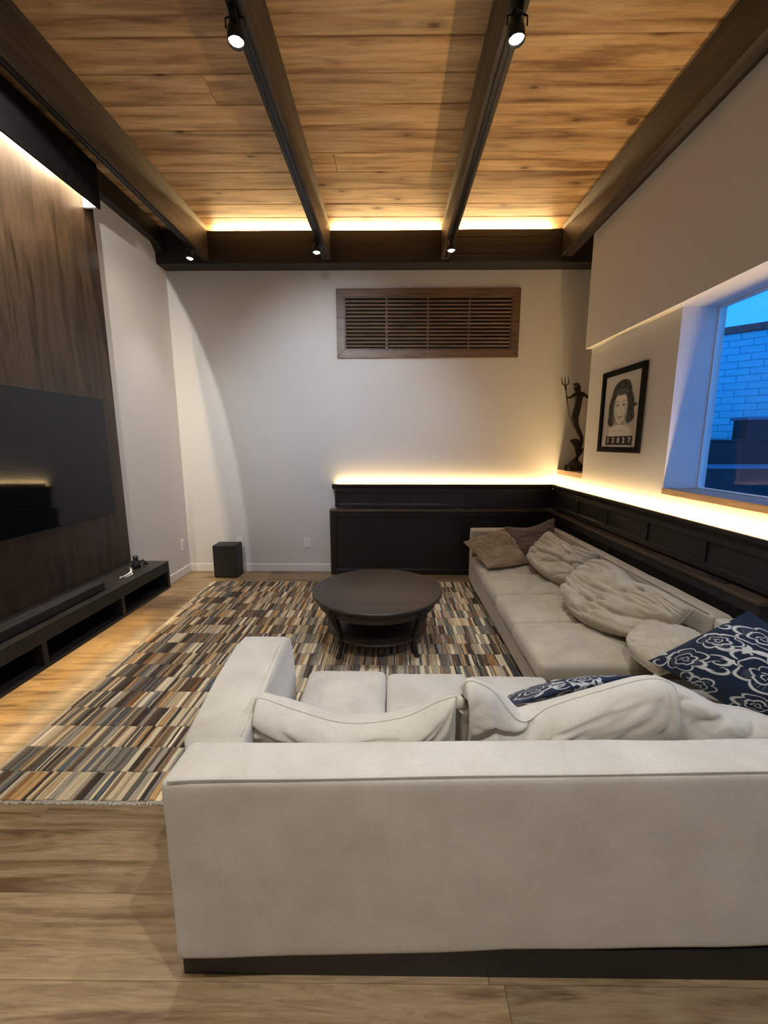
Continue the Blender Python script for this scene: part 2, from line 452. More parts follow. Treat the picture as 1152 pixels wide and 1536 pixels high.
wall_box('coping', -2.2, 1.6, 2.672, 2.745, t0, t1, M['coping'], bw, 0.004)
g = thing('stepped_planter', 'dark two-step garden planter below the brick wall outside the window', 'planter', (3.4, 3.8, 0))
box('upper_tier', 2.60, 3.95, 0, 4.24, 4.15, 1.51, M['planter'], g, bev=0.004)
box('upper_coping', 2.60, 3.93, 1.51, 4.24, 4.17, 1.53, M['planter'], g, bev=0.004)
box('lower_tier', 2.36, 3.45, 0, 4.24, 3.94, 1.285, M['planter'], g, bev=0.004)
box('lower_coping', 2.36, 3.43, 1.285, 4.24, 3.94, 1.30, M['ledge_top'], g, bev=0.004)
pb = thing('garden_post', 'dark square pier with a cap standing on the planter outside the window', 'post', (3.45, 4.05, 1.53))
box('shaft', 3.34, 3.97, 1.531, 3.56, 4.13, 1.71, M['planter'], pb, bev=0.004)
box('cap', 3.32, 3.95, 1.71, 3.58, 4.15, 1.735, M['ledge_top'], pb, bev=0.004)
tag(box('patio_ground', 2.15, -6, -0.2, 12, 12, -0.02, M['concrete']), 'pale concrete patio ground outside the window', 'ground')

# ------------------------------------------------------------------ beams
def beam(x0, x1, z0, label, y0=YF, y1=4.48, mat='beam', bev=0.004):
    o = box('ceiling_beam', x0, y0, z0, x1, y1, ZC - 0.001, M[mat], bev=bev)
    tag(o, label, 'beam'); return o
b1 = beam(-1.915, -1.848, 3.31, 'dark stained ceiling beam nearest the wood-panelled screen wall')
b2 = beam(-0.700, -0.618, 3.31, 'dark stained ceiling beam left of the centre, over the left edge of the grille')
b3 = beam(0.488, 0.572, 3.31, 'dark stained ceiling beam right of the centre, over the round table side')
b4 = beam(1.685, 1.799, 3.335, 'dark stained ceiling beam running along the top of the window wall')
bb = box('ceiling_beam', XL, 4.48, 3.28, 2.34, YB, 3.585, M['beamx'], bev=0.005)
tag(bb, 'wide dark cross beam along the top of the far wall carrying the light cove', 'beam')
for k in range(4):
    z0 = 3.285 + k * 0.075
    box('board', 0.576, 4.468, z0 + 0.002, 1.683, 4.482, z0 + 0.073, M['beamx'], bb, bev=0.004)
prism('haunch', [(4.40, 3.45), (4.40, 3.585), (4.6, 3.585), (4.6, 3.281)], 'X', XL + .001, XL + .076, M['black_paint'], bb)
b0 = box('ceiling_beam', XL + .001, 0.2, 3.45, XL + .075, 4.47, ZC - .001, M['black_paint'], bev=0.003)
tag(b0, 'narrow black ledger beam fixed against the left wall top', 'beam')

# cove LED strips
def led(name, p0, p1, label, group=None):
    x0, y0, z0 = p0; x1, y1, z1 = p1
    o = box(name, x0, y0, z0, x1, y1, z1, M['led']); tag(o, label, 'light', group); return o
led('led_strip', (-1.83, 4.61, 3.586), (-0.71, 4.625, 3.594), 'warm cove light strip between the left beam and the next beam')
led('led_strip', (-0.60, 4.61, 3.586), (0.475, 4.625, 3.594), 'warm cove light strip in the middle bay above the grille')
led('led_strip', (0.585, 4.61, 3.586), (1.67, 4.625, 3.594), 'warm cove light strip in the right bay near the window wall')

# tracks and spotlights
def rail(x, label, y0=-3.5, y1=4.40):
    t = thing('track_rail', label, 'light track', (x, y0, 3.31))
    boxes('channel', [(x - .018, y0, 3.299, x - .008, y1, 3.3098), (x + .008, y0, 3.299, x + .018, y1, 3.3098), (x - .008, y0, 3.305, x + .008, y1, 3.3098)], M['black_metal'], t)
    box('end_cap', x - .019, y1, 3.298, x + .019, y1 + .012, 3.3098, M['black_metal'], t)
rail(-1.882, 'black light track under the leftmost ceiling beam')
rail(-0.662, 'black light track under the ceiling beam left of the centre')
rail(0.534, 'black light track under the ceiling beam right of the centre')
def spotlight(x, y, z, aim, label, power=SPOT_W, cone=100, blend=0.6, color=NEUTRAL, r=0.036):
    t = thing('track_spotlight', label, 'spotlight', (x, y, 3.29), 'track spotlights under the beams')
    box('adapter', x - .014, y - .045, 3.266, x + .014, y + .045, 3.2985, M['black_metal'], t, bev=.003)
    A = Vector((x, y, z)); D = (Vector(aim) - A).normalized()
    c = A - D * 0.055
    tube('stem', [(x, y, 3.263), (x, y, c.z + 0.02)], 0.006, M['black_metal'], t)
    for s in (-1, 1):
        tube('yoke_arm', [(x + s * .012, y, c.z + .045), (x + s * (r + .006), y, c.z + .035), (x + s * (r + .006), y, c.z)], 0.004, M['black_metal'], t)
    q = D.to_track_quat('-Z', 'Y').to_matrix().to_4x4()
    def place(o):
        o.data.transform(Matrix.Translation(A) @ q); o.data.update(); return o
    hd = lathe('lamp_head', [(0.001, 0.105), (r * .55, 0.104), (r * .62, 0.085), (r * .98, 0.045), (r, 0.0), (r * .93, -0.002), (r * .90, 0.02), (0.001, 0.024)], M['black_metal'], None, n=28); place(hd); setpar(hd, t)
    ln = lathe('lens', [(0.001, 0.006), (r * .5, 0.002), (r * .86, 0.012), (r * .86, 0.020), (.001, 0.021)], M['lens'], None, n=24); place(ln); setpar(ln, t)
    if power: spot('spot_bulb', A + D * 0.012, aim, power, cone, blend, color, 0.02)
# lens centres
spotlight(-1.903, 4.182, 3.202, (-1.95, 4.0, 1.2), 'small lit spotlight at the far end of the leftmost beam', SPOT_W * .4, 75, 0.9)
spotlight(-0.689, 4.069, 3.202, (-0.66, 3.7, 0), 'small lit spotlight at the far end of the beam left of centre', SPOT_W * .4, 80, 0.9, COOL)
spotlight(0.532, 4.04, 3.202, (0.6, 3.7, 0), 'small lit spotlight at the far end of the beam right of centre', SPOT_W * .4, 80, 0.9)
spotlight(-0.672, 2.07, 3.195, (-0.55, 1.9, 0), 'large lit spotlight at the top of the picture, on the beam left of centre', SPOT_W * 1.3, 95, 0.7, COOL)
spotlight(0.530, 2.07, 3.195, (0.7, 1.9, 0), 'large lit spotlight at the top of the picture, on the beam right of centre', SPOT_W * 1.3, 95, 0.7, COOL)
# the tracks go on over and behind the camera
for x, y, k in ((-0.662, 0.1, .9), (0.534, 0.1, 2.2), (-0.662, -1.9, .2), (0.534, -1.9, .2), (-1.915, 0.1, .8)):
    spot('spot_bulb', (x, y, 3.2), (x + 0.05, y + 0.1, 0), SPOT_W * k, 100, 0.6, COOL if k > 1 else NEUTRAL, 0.02)

# ------------------------------------------------------------------ screen wall, console, television
pn = box('wall_panel', XL + .002, 0.4, 0.452, -2.35, 3.552, 3.448, M['panel'], bev=0.002)
tag(pn, 'tall dark walnut veneer panel behind the television', 'wall panel')
vl = box('light_valance', -2.245, 0.4, 3.256, -2.225, 3.455, 3.562, M['black_matte'], bev=0.003)
tag(vl, 'black boxed valance hiding the light strip above the television panel', 'valance')
box('end_block', -2.348, 3.435, 3.262, -2.2455, 3.454, 3.535, M['white_trim'], vl)
box('top_board', -2.348, 0.4, 3.535, -2.2455, 3.455, 3.562, M['black_matte'], vl)
led('led_strip', (-2.265, 0.5, 3.526), (-2.253, 3.42, 3.534), 'light strip behind the black valance above the dark panel')

tv = thing('television', 'large black flat television mounted on the dark walnut panel', 'television', (-2.35, 2.5, .92))
box('mount', -2.349, 2.2, 1.2, -2.325, 2.8, 1.6, M['black_metal'], tv)
box('housing', -2.325, 1.70, 0.922, -2.296, 3.335, 1.842, M['black_plastic'], tv, bev=0.004)
box('screen', -2.2965, 1.706, 0.930, -2.290, 3.329, 1.836, M['screen'], tv, bev=0.001)

cs = thing('media_console', 'long floating black media console with open cubbies under the television', 'console', (-2.2, 2.2, .2))
cx0, cx1, cy0, cy1 = -2.349, -2.012, 0.7, 3.552
box('top_board', XL + .001, cy0, 0.36, cx1, cy1, 0.451, M['console'], cs, bev=0.003)
box('bottom_board', XL + .001, cy0, 0.200, cx1, cy1, 0.222, M['console'], cs, bev=0.002)
box('back_board', XL + .001, cy0 + .03, 0.222, XL + .02, cy1 - .03, 0.36, M['black_paint'], cs)
for y in (cy0, 1.45, 2.18, 2.885, cy1 - 0.035):
    box('divider', XL + .02, y, 0.222, cx1 - .001, y + 0.035, 0.36, M['console'], cs)
led('led_strip', (-2.20, 0.9, 0.192), (-2.188, 3.45, 0.199), 'warm light strip under the floating media console')

sb = thing('soundbar', 'long low black soundbar lying on the media console', 'soundbar', (-2.12, 2.2, .452))
box('cabinet', -2.155, 1.75, 0.4535, -2.072, 2.815, 0.515, M['speaker'], sb, bev=0.006)
box('grille_cloth', -2.0725, 1.76, 0.458, -2.069, 2.805, 0.511, M['black_plastic'], sb, bev=0.002)
for y in (1.85, 2.7): box('foot', -2.14, y, 0.4515, -2.09, y + .04, 0.4535, M['black_plastic'], sb)

# small ornament pair on the console
wf = thing('white_figurine', 'small white curled sea-creature figurine lying on the console end', 'figurine', (-2.11, 3.15, .452))
tube('body', [(-2.135, 3.03, .462), (-2.12, 3.07, .466), (-2.105, 3.11, .474), (-2.10, 3.16, .482), (-2.112, 3.20, .488), (-2.13, 3.225, .497), (-2.14, 3.235, .510)],
     [.004, .007, .010, .014, .015, .012, .009], M['plastic_white'], wf, n=10)
tube('tail_loop', [(-2.10, 3.15, .47), (-2.075, 3.17, .468), (-2.062, 3.13, .464), (-2.075, 3.06, .460), (-2.10, 3.02, .458)], [.009, .008, .006, .005, .003], M['plastic_white'], wf)
tube('horn', [(-2.14, 3.235, .51), (-2.155, 3.235, .535)], [.006, .001], M['plastic_white'], wf)
tube('horn', [(-2.138, 3.235, .51), (-2.115, 3.24, .533)], [.006, .001], M['plastic_white'], wf)
tube('tail_tip', [(-2.135, 3.03, .462), (-2.15, 3.01, .460), (-2.15, 2.985, .458)], [.005, .008, .003], M['plastic_white'], wf)
wf.scale = (.55,) * 3
bf = thing('black_figurine', 'small black crouching figurine at the far end of the console', 'figurine', (-2.16, 3.32, .452))
lathe('body', [(0.001, 0.0), (.028, 0.001), (.036, .02), (.030, .05), (.018, .075), (.022, .09), (.018, .105), (.001, .112)], M['black_plastic'], bf, (-2.165, 3.33, .4525), n=24)
for dx, dy, dz in ((.06, .03, .05), (.07, -.02, .02), (.055, .05, .015)):
    tube('limb', [(-2.155, 3.33, .49), (-2.155 + dx * .6, 3.33 + dy * .6, .47 + dz), (-2.155 + dx * 1.1, 3.33 + dy, .460 + dz * .5)], [.012, .009, .006], M['black_plastic'], bf)

# ------------------------------------------------------------------ wainscot with ledge and light
def crown_profile(s):   # (distance out of the wall, z)
    return [(0.0, 0.985), (s, 0.985), (s + .004, 1.0), (s + .018, 1.012), (s + .024, 1.03), (s + .024, 1.042), (s + .008, 1.042), (s + .008, 1.015), (0.0, 1.015)]
up = thing('wall_panelling', 'black panelled upper wainscot with glowing crown edge along the far wall', 'wainscot', (0.6, 4.62, .75))
box('backing', -0.645, 4.605, 0.776, 1.806, YB - .001, 0.985, M['black_paint'], up)
rails = [(-0.645, 4.592, 0.776, 1.80, 4.606, 0.812), (-0.645, 4.592, 0.945, 1.80, 4.606, 0.985)]
xs = [-0.645 + k * 0.489 for k in range(6)]
for x in xs: rails.append((x, 4.5921, 0.812, x + .045, 4.606, 0.945))
boxes('frame', rails, M['black_paint'], up, bev=0.003)
boxes('bead', [(x + .045, 4.597, 0.812, x + .489, 4.606, 0.820) for x in xs[:-1]], M['console'], up, bev=0.002)
prism('crown', [(YB - d_, z_) for d_, z_ in crown_profile(0.066)], 'X', -0.672, 1.80, M['beamx'], up)
ur = thing('wall_panelling', 'black panelled upper wainscot with glowing crown edge below the window', 'wainscot', (1.84, 2, .75))
box('backing', 1.812, -1.0, 0.776, XR - .001, 4.60, 0.985, M['black_paint'], ur)
rails = [(1.799, -1.0, 0.776, 1.813, 4.59, 0.812), (1.799, -1.0, 0.945, 1.813, 4.59, 0.985)]
ys = [4.545 - k * 0.55 for k in range(10)]
for y in ys: rails.append((1.7991, y - .045, 0.812, 1.813, y, 0.945))
boxes('frame', rails, M['black_paint'], ur, bev=0.003)
boxes('bead', [(1.804, y - .55, 0.812, 1.813, y - .045, 0.820) for y in ys[:-1]], M['console'], ur, bev=0.002)
prism('crown', [(XR - d_, z_) for d_, z_ in crown_profile(0.066)], 'Y', -1.0, 4.575, M['beamx'], ur)
led('led_strip', (-0.64, 4.640, 1.0155), (1.84, 4.652, 1.022), 'warm light strip on top of the far wainscot')
led('led_strip', (1.851, -0.9, 1.0155), (1.860, 4.63, 1.022), 'warm light strip on top of the wainscot under the window')

lo = thing('wainscot_cabinet', 'black lower built-in cabinet with wooden ledge against the far wall', 'cabinet', (0.5, 4.6, 0))
box('body', -0.686, 4.545, 0.0, 1.74, YB - .001, 0.738, M['black_paint'], lo)
rl = [(-0.690, 4.53, 0.0, 1.74, 4.546, 0.065), (-0.690, 4.53, 0.68, 1.74, 4.546, 0.738)]
for x in (-0.690, 0.72): rl.append((x, 4.5301, 0.065, x + .06, 4.546, 0.68))
boxes('door_frame', rl, M['black_paint'], lo, bev=0.003)
box('bead', -0.63, 4.537, 0.065, 0.72, 4.546, 0.074, M['console'], lo, bev=0.002)
box('end_panel', -0.700, 4.525, 0.0, -0.686, YB - .002, 0.738, M['ledge'], lo, bev=0.002)
box('ledge', -0.700, 4.515, 0.738, 1.735, YB - .002, 0.758, M['ledgex'], lo, bev=0.003)
lr = thing('wainscot_cabinet', 'black lower built-in cabinet with wooden ledge behind the long sofa', 'cabinet', (1.8, 3, 0))
box('body', 1.752, 1.85, 0.0, XR - .001, 4.54, 0.738, M['black_paint'], lr)
rl = [(1.738, 1.85, 0.0, 1.753, 4.53, 0.065), (1.738, 1.85, 0.68, 1.753, 4.53, 0.738)]
for y in (1.85, 3.2, 4.47): rl.append((1.7381, y, 0.065, 1.753, y + .06, 0.68))
boxes('door_frame', rl, M['black_paint'], lr, bev=0.003)
box('ledge', 1.728, 1.845, 0.738, XR - .002, 4.515, 0.758, M['ledge'], lr, bev=0.003)
def notch(x0, y0, x1, y1, label):
    t = thing('ledge_outlet', label, 'outlet', ((x0 + x1) / 2, (y0 + y1) / 2, .758), 'dark outlet strips on the wainscot ledge')
    box('cover', x0, y0, 0.7585, x1, y1, 0.768, M['black_plastic'], t, bev=0.002)
    for s in (0.3, 0.7):
        xx = x0 + (x1 - x0) * s; yy = y0 + (y1 - y0) * s
        box('socket', min(xx, x1) - .008, yy - .008 if y1 - y0 > .05 else y0 + .006, 0.768, xx + .008, (yy + .008) if y1 - y0 > .05 else y1 - .004, 0.7695, M['black_metal'], t)
notch(-0.19, 4.565, -0.08, 4.591, 'small black outlet strip on the far ledge near its left end')
notch(0.80, 4.565, 0.93, 4.591, 'small black outlet strip on the far ledge above the round table')
notch(1.772, 2.10, 1.798, 2.235, 'small black outlet strip on the ledge behind the blue floral pillow')
notch(1.765, 3.70, 1.798, 3.86, 'small black outlet strip on the ledge near the far corner')

# ------------------------------------------------------------------ return grille
gr = thing('air_return_grille', 'long walnut air return grille of horizontal slats high on the far wall', 'grille', (0.38, YB, 2.4))
gx0, gx1, gz0, gz1 = -0.593, 1.352, 2.402, 3.098
fw = 0.083
prism('frame_top', [(gx0, gz1), (gx1, gz1), (gx1 - fw, gz1 - fw), (gx0 + fw, gz1 - fw)], 'Y', YB - .028, YB - .001, M['grille'], gr, bev=.002, seg=1)
prism('frame_bottom', [(gx0, gz0), (gx1, gz0), (gx1 - fw, gz0 + fw), (gx0 + fw, gz0 + fw)], 'Y', YB - .028, YB - .001, M['grille'], gr, bev=.002, seg=1)
prism('frame_side', [(gx0, gz0), (gx0, gz1), (gx0 + fw, gz1 - fw), (gx0 + fw, gz0 + fw)], 'Y', YB - .028, YB - .001, M['grille'], gr, bev=.002, seg=1)
prism('frame_side', [(gx1, gz0), (gx1, gz1), (gx1 - fw, gz1 - fw), (gx1 - fw, gz0 + fw)], 'Y', YB - .028, YB - .001, M['grille'], gr, bev=.002, seg=1)
box('filter_backing', gx0 + fw, YB - .004, gz0 + fw, gx1 - fw, YB - .001, gz1 - fw, simple('dark_filter', (0.006, 0.005, 0.004), 0.9), gr)
ix0, ix1, iz0, iz1 = gx0 + fw + .012, gx1 - fw - .012, gz0 + fw + .012, gz1 - fw - .012
boxes('inner_frame', [(ix0 - .010, YB - .024, iz0 - .010, ix0, YB - .004, iz1 + .010), (ix1, YB - .024, iz0 - .010, ix1 + .010, YB - .004, iz1 + .010),
                      (ix0, YB - .024, iz1, ix1, YB - .004, iz1 + .010), (ix0, YB - .024, iz0 - .010, ix1, YB - .004, iz0)], M['grille'], gr)
ns_ = 13; pitch = (iz1 - iz0) / (ns_ + 0.5)
bm = bmesh.new(); hw = (ix1 - ix0) / 2
bm_box(bm, -hw, -.010, -.0105, hw, .008, .0105, .003, 1)
bmesh.ops.recalc_face_normals(bm, faces=bm.faces); sl_me = bpy.data.meshes.new('slat'); bm.to_mesh(sl_me); bm.free(); sl_me.materials.append(M['grille'])
for k in range(ns_):
    o = bpy.data.objects.new('slat', sl_me); COL.objects.link(o)
    o.location = ((ix0 + ix1) / 2, YB - .014, iz0 + pitch * (k + .75)); o.rotation_euler = (R(18), 0, 0)
    setpar(o, gr)
for k in (1, 2, 3):
    x = ix0 + (ix1 - ix0) * k / 4
    box('mullion', x - .009, YB - .0225, iz0, x + .009, YB - .006, iz1, M['grille'], gr)

# ------------------------------------------------------------------ outlets and the subwoofer
def outlet(p, axis, label):
    t = thing('wall_outlet', label, 'outlet', p)
    x, y, z = p
    def bx(name, a0, a1, z0, z1, t0, t1, mat):
        if axis == 'Y': return box(name, x + a0, y - t1, z + z0, x + a1, y - t0, z + z1, mat, t, bev=.0015)
        return box(name, x + t0, y + a0, z + z0, x + t1, y + a1, z + z1, mat, t, bev=.0015)
    bx('plate', -.036, .036, -.059, .059, 0.0005, .006, M['plastic_white'])
    bx('insert', -.017, .017, -.034, .034, .006, .009, M['white_trim'])
    for zz in (-.018, .018):
        for aa in (-.006, .006): bx('slot', aa - .001, aa + .001, zz - .005, zz + .005, .009, .0095, M['black_plastic'])
outlet((-0.989, YB, 0.352), 'Y', 'white wall outlet on the far wall beside the black cabinet')
outlet((-1.785, YB, 0.352), 'Y', 'white wall outlet on the far wall behind the subwoofer')
outlet((XL, 4.52, 0.352), 'X', 'white wall outlet on the left wall by the corner')

sw = thing('subwoofer', 'black subwoofer box on the floor by the far left corner', 'speaker', (-1.87, 4.5, 0))
box('cabinet', -1.995, 4.405, 0.008, -1.733, 4.60, 0.372, M['speaker'], sw, bev=0.005)
box('front_panel', -1.99, 4.399, 0.014, -1.738, 4.4055, 0.366, M['black_plastic'], sw, bev=0.002)
for x in (-1.98, -1.77):
    for y in (4.42, 4.57): box('foot', x, y, 0.0, x + .02, y + .02, 0.009, M['black_plastic'], sw)
tube('power_cord', [(-1.99, 4.60, .12), (-2.02, 4.615, .15), (-2.055, 4.61, .13), (-2.03, 4.60, .075), (-2.005, 4.605, .04), (-2.0, 4.62, .006), (-1.9, 4.63, .006)], .004, M['black_plastic'], sw)

# ------------------------------------------------------------------ framed portrait
FY0, FY1, FZ0, FZ1 = 3.130, 3.748, 1.420, 2.092
pf = thing('framed_portrait', 'black framed monochrome portrait of a woman above number 13027', 'picture', (XR, 3.44, 1.42))
fb = 0.045
def frame_piece(name, pts): prism(name, pts, 'X', XR - .026, XR - .001, M['black_matte'], pf, bev=.003, seg=1)
frame_piece('frame_rail', [(FY0, FZ1), (FY1, FZ1), (FY1 - fb, FZ1 - fb), (FY0 + fb, FZ1 - fb)])
frame_piece('frame_rail', [(FY0, FZ0), (FY1, FZ0), (FY1 - fb, FZ0 + fb), (FY0 + fb, FZ0 + fb)])
frame_piece('frame_rail', [(FY0, FZ0), (FY0, FZ1), (FY0 + fb, FZ1 - fb), (FY0 + fb, FZ0 + fb)])
frame_piece('frame_rail', [(FY1, FZ0), (FY1, FZ1), (FY1 - fb, FZ1 - fb), (FY1 - fb, FZ0 + fb)])
# the print: s from 0 (viewer's left = far end) to 1, t from 0 (bottom) to 1
def sm(x, a, b):
    q = np.clip((x - a) / (b - a), 0, 1); return q * q * (3 - 2 * q)
def ell(S, T, cx, cy, rx, ry, soft=0.15):
    dd = np.sqrt(((S - cx) / rx) ** 2 + ((T - cy) / ry) ** 2); return 1 - sm(dd, 1 - soft, 1 + soft)
NS, NT = 230, 250
S, T = np.meshgrid(np.linspace(0, 1, NS), np.linspace(0, 1, NT))
img = 0.60 + 0.04 * np.sin(S * 9) * np.cos(T * 5) + 0.02 * (T - .5)
def over(c, mask): 
    global img
    img = img * (1 - mask) + c * mask
over(0.34, 0.5 * ell(S, T, .72, .42, .26, .30, .7))
over(0.36, 0.4 * ell(S, T, .28, .40, .22, .25, .7))
# shoulders with high collar jumper
over(0.70, ell(S, T, .50, .08, .42, .23, .10))
over(0.70, ell(S, T, .50, .20, .25, .12, .2))
over(0.28, 0.55 * ell(S, T, .16, .10, .06, .14, .8)); over(0.28, 0.55 * ell(S, T, .86, .10, .06, .14, .8))
# hair: mass behind the face
hair = 0.022
over(hair, ell(S, T, .50, .73, .275, .185, .06))
over(hair, ell(S, T, .275, .52, .125, .22, .10)); over(hair, ell(S, T, .73, .53, .125, .21, .10))
over(hair, ell(S, T, .24, .38, .10, .09, .15)); over(hair, ell(S, T, .78, .42, .10, .08, .15))
over(hair, ell(S, T, .86, .56, .07, .022, .4)); over(hair, ell(S, T, .52, .85, .19, .07, .1))
# neck and collar
over(0.40, ell(S, T, .49, .34, .125, .13, .10)); over(0.24, 0.7 * ell(S, T, .50, .355, .13, .05, .5))
over(0.76, ell(S, T, .49, .255, .155, .055, .08)); over(0.42, 0.6 * ell(S, T, .49, .225, .17, .008, .8))
# face
over(0.72, ell(S, T, .49, .555, .182, .200, .05))
over(0.72, ell(S, T, .49, .475, .148, .135, .06))
over(0.72, ell(S, T, .49, .400, .100, .085, .08))
over(0.42, 0.6 * ell(S, T, .335, .50, .045, .14, .8)); over(0.42, 0.6 * ell(S, T, .645, .50, .045, .14, .8))
over(0.52, 0.5 * ell(S, T, .40, .445, .03, .05, .8)); over(0.52, 0.5 * ell(S, T, .58, .445, .03, .05, .8))
over(0.44, 0.4 * ell(S, T, .49, .34, .10, .03, .8))
over(0.09, ell(S, T, .50, .755, .20, .045, .25))
# eyes, brows, nose, mouth
for sx in (-1, 1):
    ex = .49 + sx * .082
    over(0.34, 0.5 * ell(S, T, ex, .575, .058, .026, .5))
    over(0.66, ell(S, T, ex, .570, .040, .0125, .2)); over(0.05, ell(S, T, ex, .571, .016, .0145, .25)); over(0.8, ell(S, T, ex + .005, .576, .004, .004, .3))
    lid = .583 + .008 * np.cos((S - ex) * 40)
    over(0.05, (np.abs(T - lid) < .0045) * (np.abs(S - ex) < .047) * 1.0)
    brow = .618 + .018 * (1 - ((S - ex - sx * .012) / .062) ** 2)
    over(0.06, np.clip(1 - np.abs(T - brow) / .0075, 0, 1) * (np.abs(S - ex - sx * .006) < .066))
over(0.42, 0.55 * ell(S, T, .515, .53, .013, .075, .9)); over(0.70, 0.6 * ell(S, T, .488, .52, .011, .06, .8))
over(0.20, 0.8 * ell(S, T, .468, .468, .011, .006, .6)); over(0.20, 0.8 * ell(S, T, .514, .468, .011, .006, .6))
mouth_c = .405 + .35 * (S - .49) ** 2 * 4
up_ = .4130 + 1.1 * (S - .49) ** 2; dn_ = .3835 + 6.2 * (S - .49) ** 2
over(0.10, sm(T, dn_ - .003, dn_ + .003) * (1 - sm(T, up_ + .006, up_ + .012)) * (np.abs(S - .49) < .066))
over(0.86, sm(T, dn_ + .010, dn_ + .014) * (1 - sm(T, up_ - .005, up_ - .001)) * (np.abs(S - .49) < .046))
over(0.46, 0.35 * ell(S, T, .49, .365, .04, .01, .8))
# hair waves
wv = 0.5 + 0.5 * np.sin((S * 38 + 6 * np.sin(T * 13)) + 9 * T)
hm = (img < 0.04) * 1.0
img = img + hm * 0.030 * wv
# placard
pl = ((S > .13) & (S < .88) & (T > .028) & (T < .152)) * 1.0
over(0.016, pl)
img = np.clip(img * 1.08, 0.012, 0.9)
def color_grid(name, X3, cols, mat, parent, smooth=False, closed=None):
    nt_, ns__, _ = X3.shape
    vs = X3.reshape(-1, 3)
    idx = np.arange(nt_ * ns__).reshape(nt_, ns__)
    f = np.stack([idx[:-1, :-1], idx[:-1, 1:], idx[1:, 1:], idx[1:, :-1]], -1).reshape(-1, 4)
    me = bpy.data.meshes.new(name); me.from_pydata(vs.tolist(), [], f.tolist())
    ca = me.color_attributes.new('Col', 'FLOAT_COLOR', 'POINT')
    a = np.ones((len(vs), 4)); a[:, :3] = cols.reshape(-1, 3); ca.data.foreach_set('color', a.ravel())
    me.materials.append(mat)
    if smooth: me.polygons.foreach_set('use_smooth', [True] * len(me.polygons))
    o = bpy.data.objects.new(name, me); link(o); setpar(o, parent); return o
pw, ph_ = (FY1 - fb) - (FY0 + fb), (FZ1 - fb) - (FZ0 + fb)
X3 = np.stack([np.full_like(S, XR - .010), (FY1 - fb) - S * pw, (FZ0 + fb) + T * ph_], -1)
col = img[..., None] * np.array([1.0, 0.96, 0.88])
color_grid('print', X3, col, M['print'], pf)
def text_mesh(name, s, size, mat, parent, mw, ext=0.0004):
    cu = bpy.data.curves.new(name, 'FONT'); cu.body = s; cu.size = size; cu.align_x = 'CENTER'; cu.align_y = 'CENTER'; cu.extrude = ext; cu.offset = 0.0014
    cu.space_character = 1.55
    to = bpy.data.objects.new(name, cu); COL.objects.link(to)
    bpy.context.view_layer.update()
    me = bpy.data.meshes.new_from_object(to.evaluated_get(bpy.context.evaluated_depsgraph_get()))
    bpy.data.objects.remove(to); me.transform(mw); me.materials.clear(); me.materials.append(mat)
    o = bpy.data.objects.new(name, me); link(o); setpar(o, parent); return o
tx = Vector((0, -1, 0)); tz = Vector((-1, 0, 0)); ty = Vector((0, 0, 1))
for k_, ch in enumerate('13027'):
    mw = Matrix.Translation((XR - .0108, (FY1 - fb) - (.205 + .15 * k_) * pw, FZ0 + fb + .090 * ph_)) @ Matrix((tx, ty, tz)).transposed().to_4x4()
    text_mesh('numeral', ch, 0.058, M['plastic_white'], pf, mw)

# ------------------------------------------------------------------ bronze merman with trident in the niche
st = thing('bronze_statue', 'dark bronze merman statue holding a trident, in the corner niche', 'statue', (1.93, 4.4, 1.205))
def skin_mesh(name, nodes, edges, mat, parent, sub=2, root=0):
    me = bpy.data.meshes.new(name); me.from_pydata([n_[0] for n_ in nodes], edges, []); me.update()
    o = bpy.data.objects.new(name, me); COL.objects.link(o)
    md = o.modifiers.new('s', 'SKIN'); md.use_smooth_shade = True
    for i, n_ in enumerate(nodes):
        rr = n_[1]; rr = (rr, rr) if isinstance(rr, (int, float)) else rr
        me.skin_vertices[0].data[i].radius = rr
        me.skin_vertices[0].data[i].use_root = (i == root)
    sd = o.modifiers.new('d', 'SUBSURF'); sd.levels = sub; sd.render_levels = sub
    bpy.context.view_layer.update()
    m2 = bpy.data.meshes.new_from_object(o.evaluated_get(bpy.context.evaluated_depsgraph_get()))
    bpy.data.objects.remove(o); m2.materials.clear(); m2.materials.append(mat)
    for p in m2.polygons: p.use_smooth = True
    o2 = bpy.data.objects.new(name, m2); link(o2); setpar(o2, parent); return o2
SY = 4.42
def sp(px, pz, dy=0): return (px, SY + dy, pz)
nodes = [(sp(1.925, 1.815), .040),           # 0 hip
         (sp(1.938, 1.880), .036),           # 1 waist
         (sp(1.943, 1.950), (.050, .034)),   # 2 chest
         (sp(1.938, 1.995), .034),           # 3 upper chest
         (sp(1.925, 2.018), .020),           # 4 neck
         (sp(1.905, 2.050), .029),           # 5 head low
         (sp(1.905, 2.076), .027),           # 6 head top
         (sp(1.890, 1.990, -.01), .020),     # 7 shoulder L
         (sp(1.855, 1.962, -.02), .015), (sp(1.822, 1.958, -.03), .011), (sp(1.800, 1.960, -.035), .012),  # arm to trident
         (sp(1.990, 2.000), .020),           # 11 shoulder R
         (sp(2.022, 1.968, -.01), .015), (sp(2.055, 1.952, -.03), .011), (sp(2.080, 1.965, -.05), .010),
         (sp(1.915, 1.745), .040), (sp(1.928, 1.675), .036), (sp(1.965, 1.610), .030), (sp(2.000, 1.560), .024), (sp(2.008, 1.505), .018),
         (sp(1.993, 1.440), .015), (sp(1.975, 1.390), .013), (sp(1.965, 1.340), .022), (sp(1.955, 1.29), .034), (sp(1.945, 1.245), .05)]
edges = [(0, 1), (1, 2), (2, 3), (3, 4), (4, 5), (5, 6), (3, 7), (7, 8), (8, 9), (9, 10), (3, 11), (11, 12), (12, 13), (13, 14), (0, 15)] + [(i, i + 1) for i in range(15, 24)]
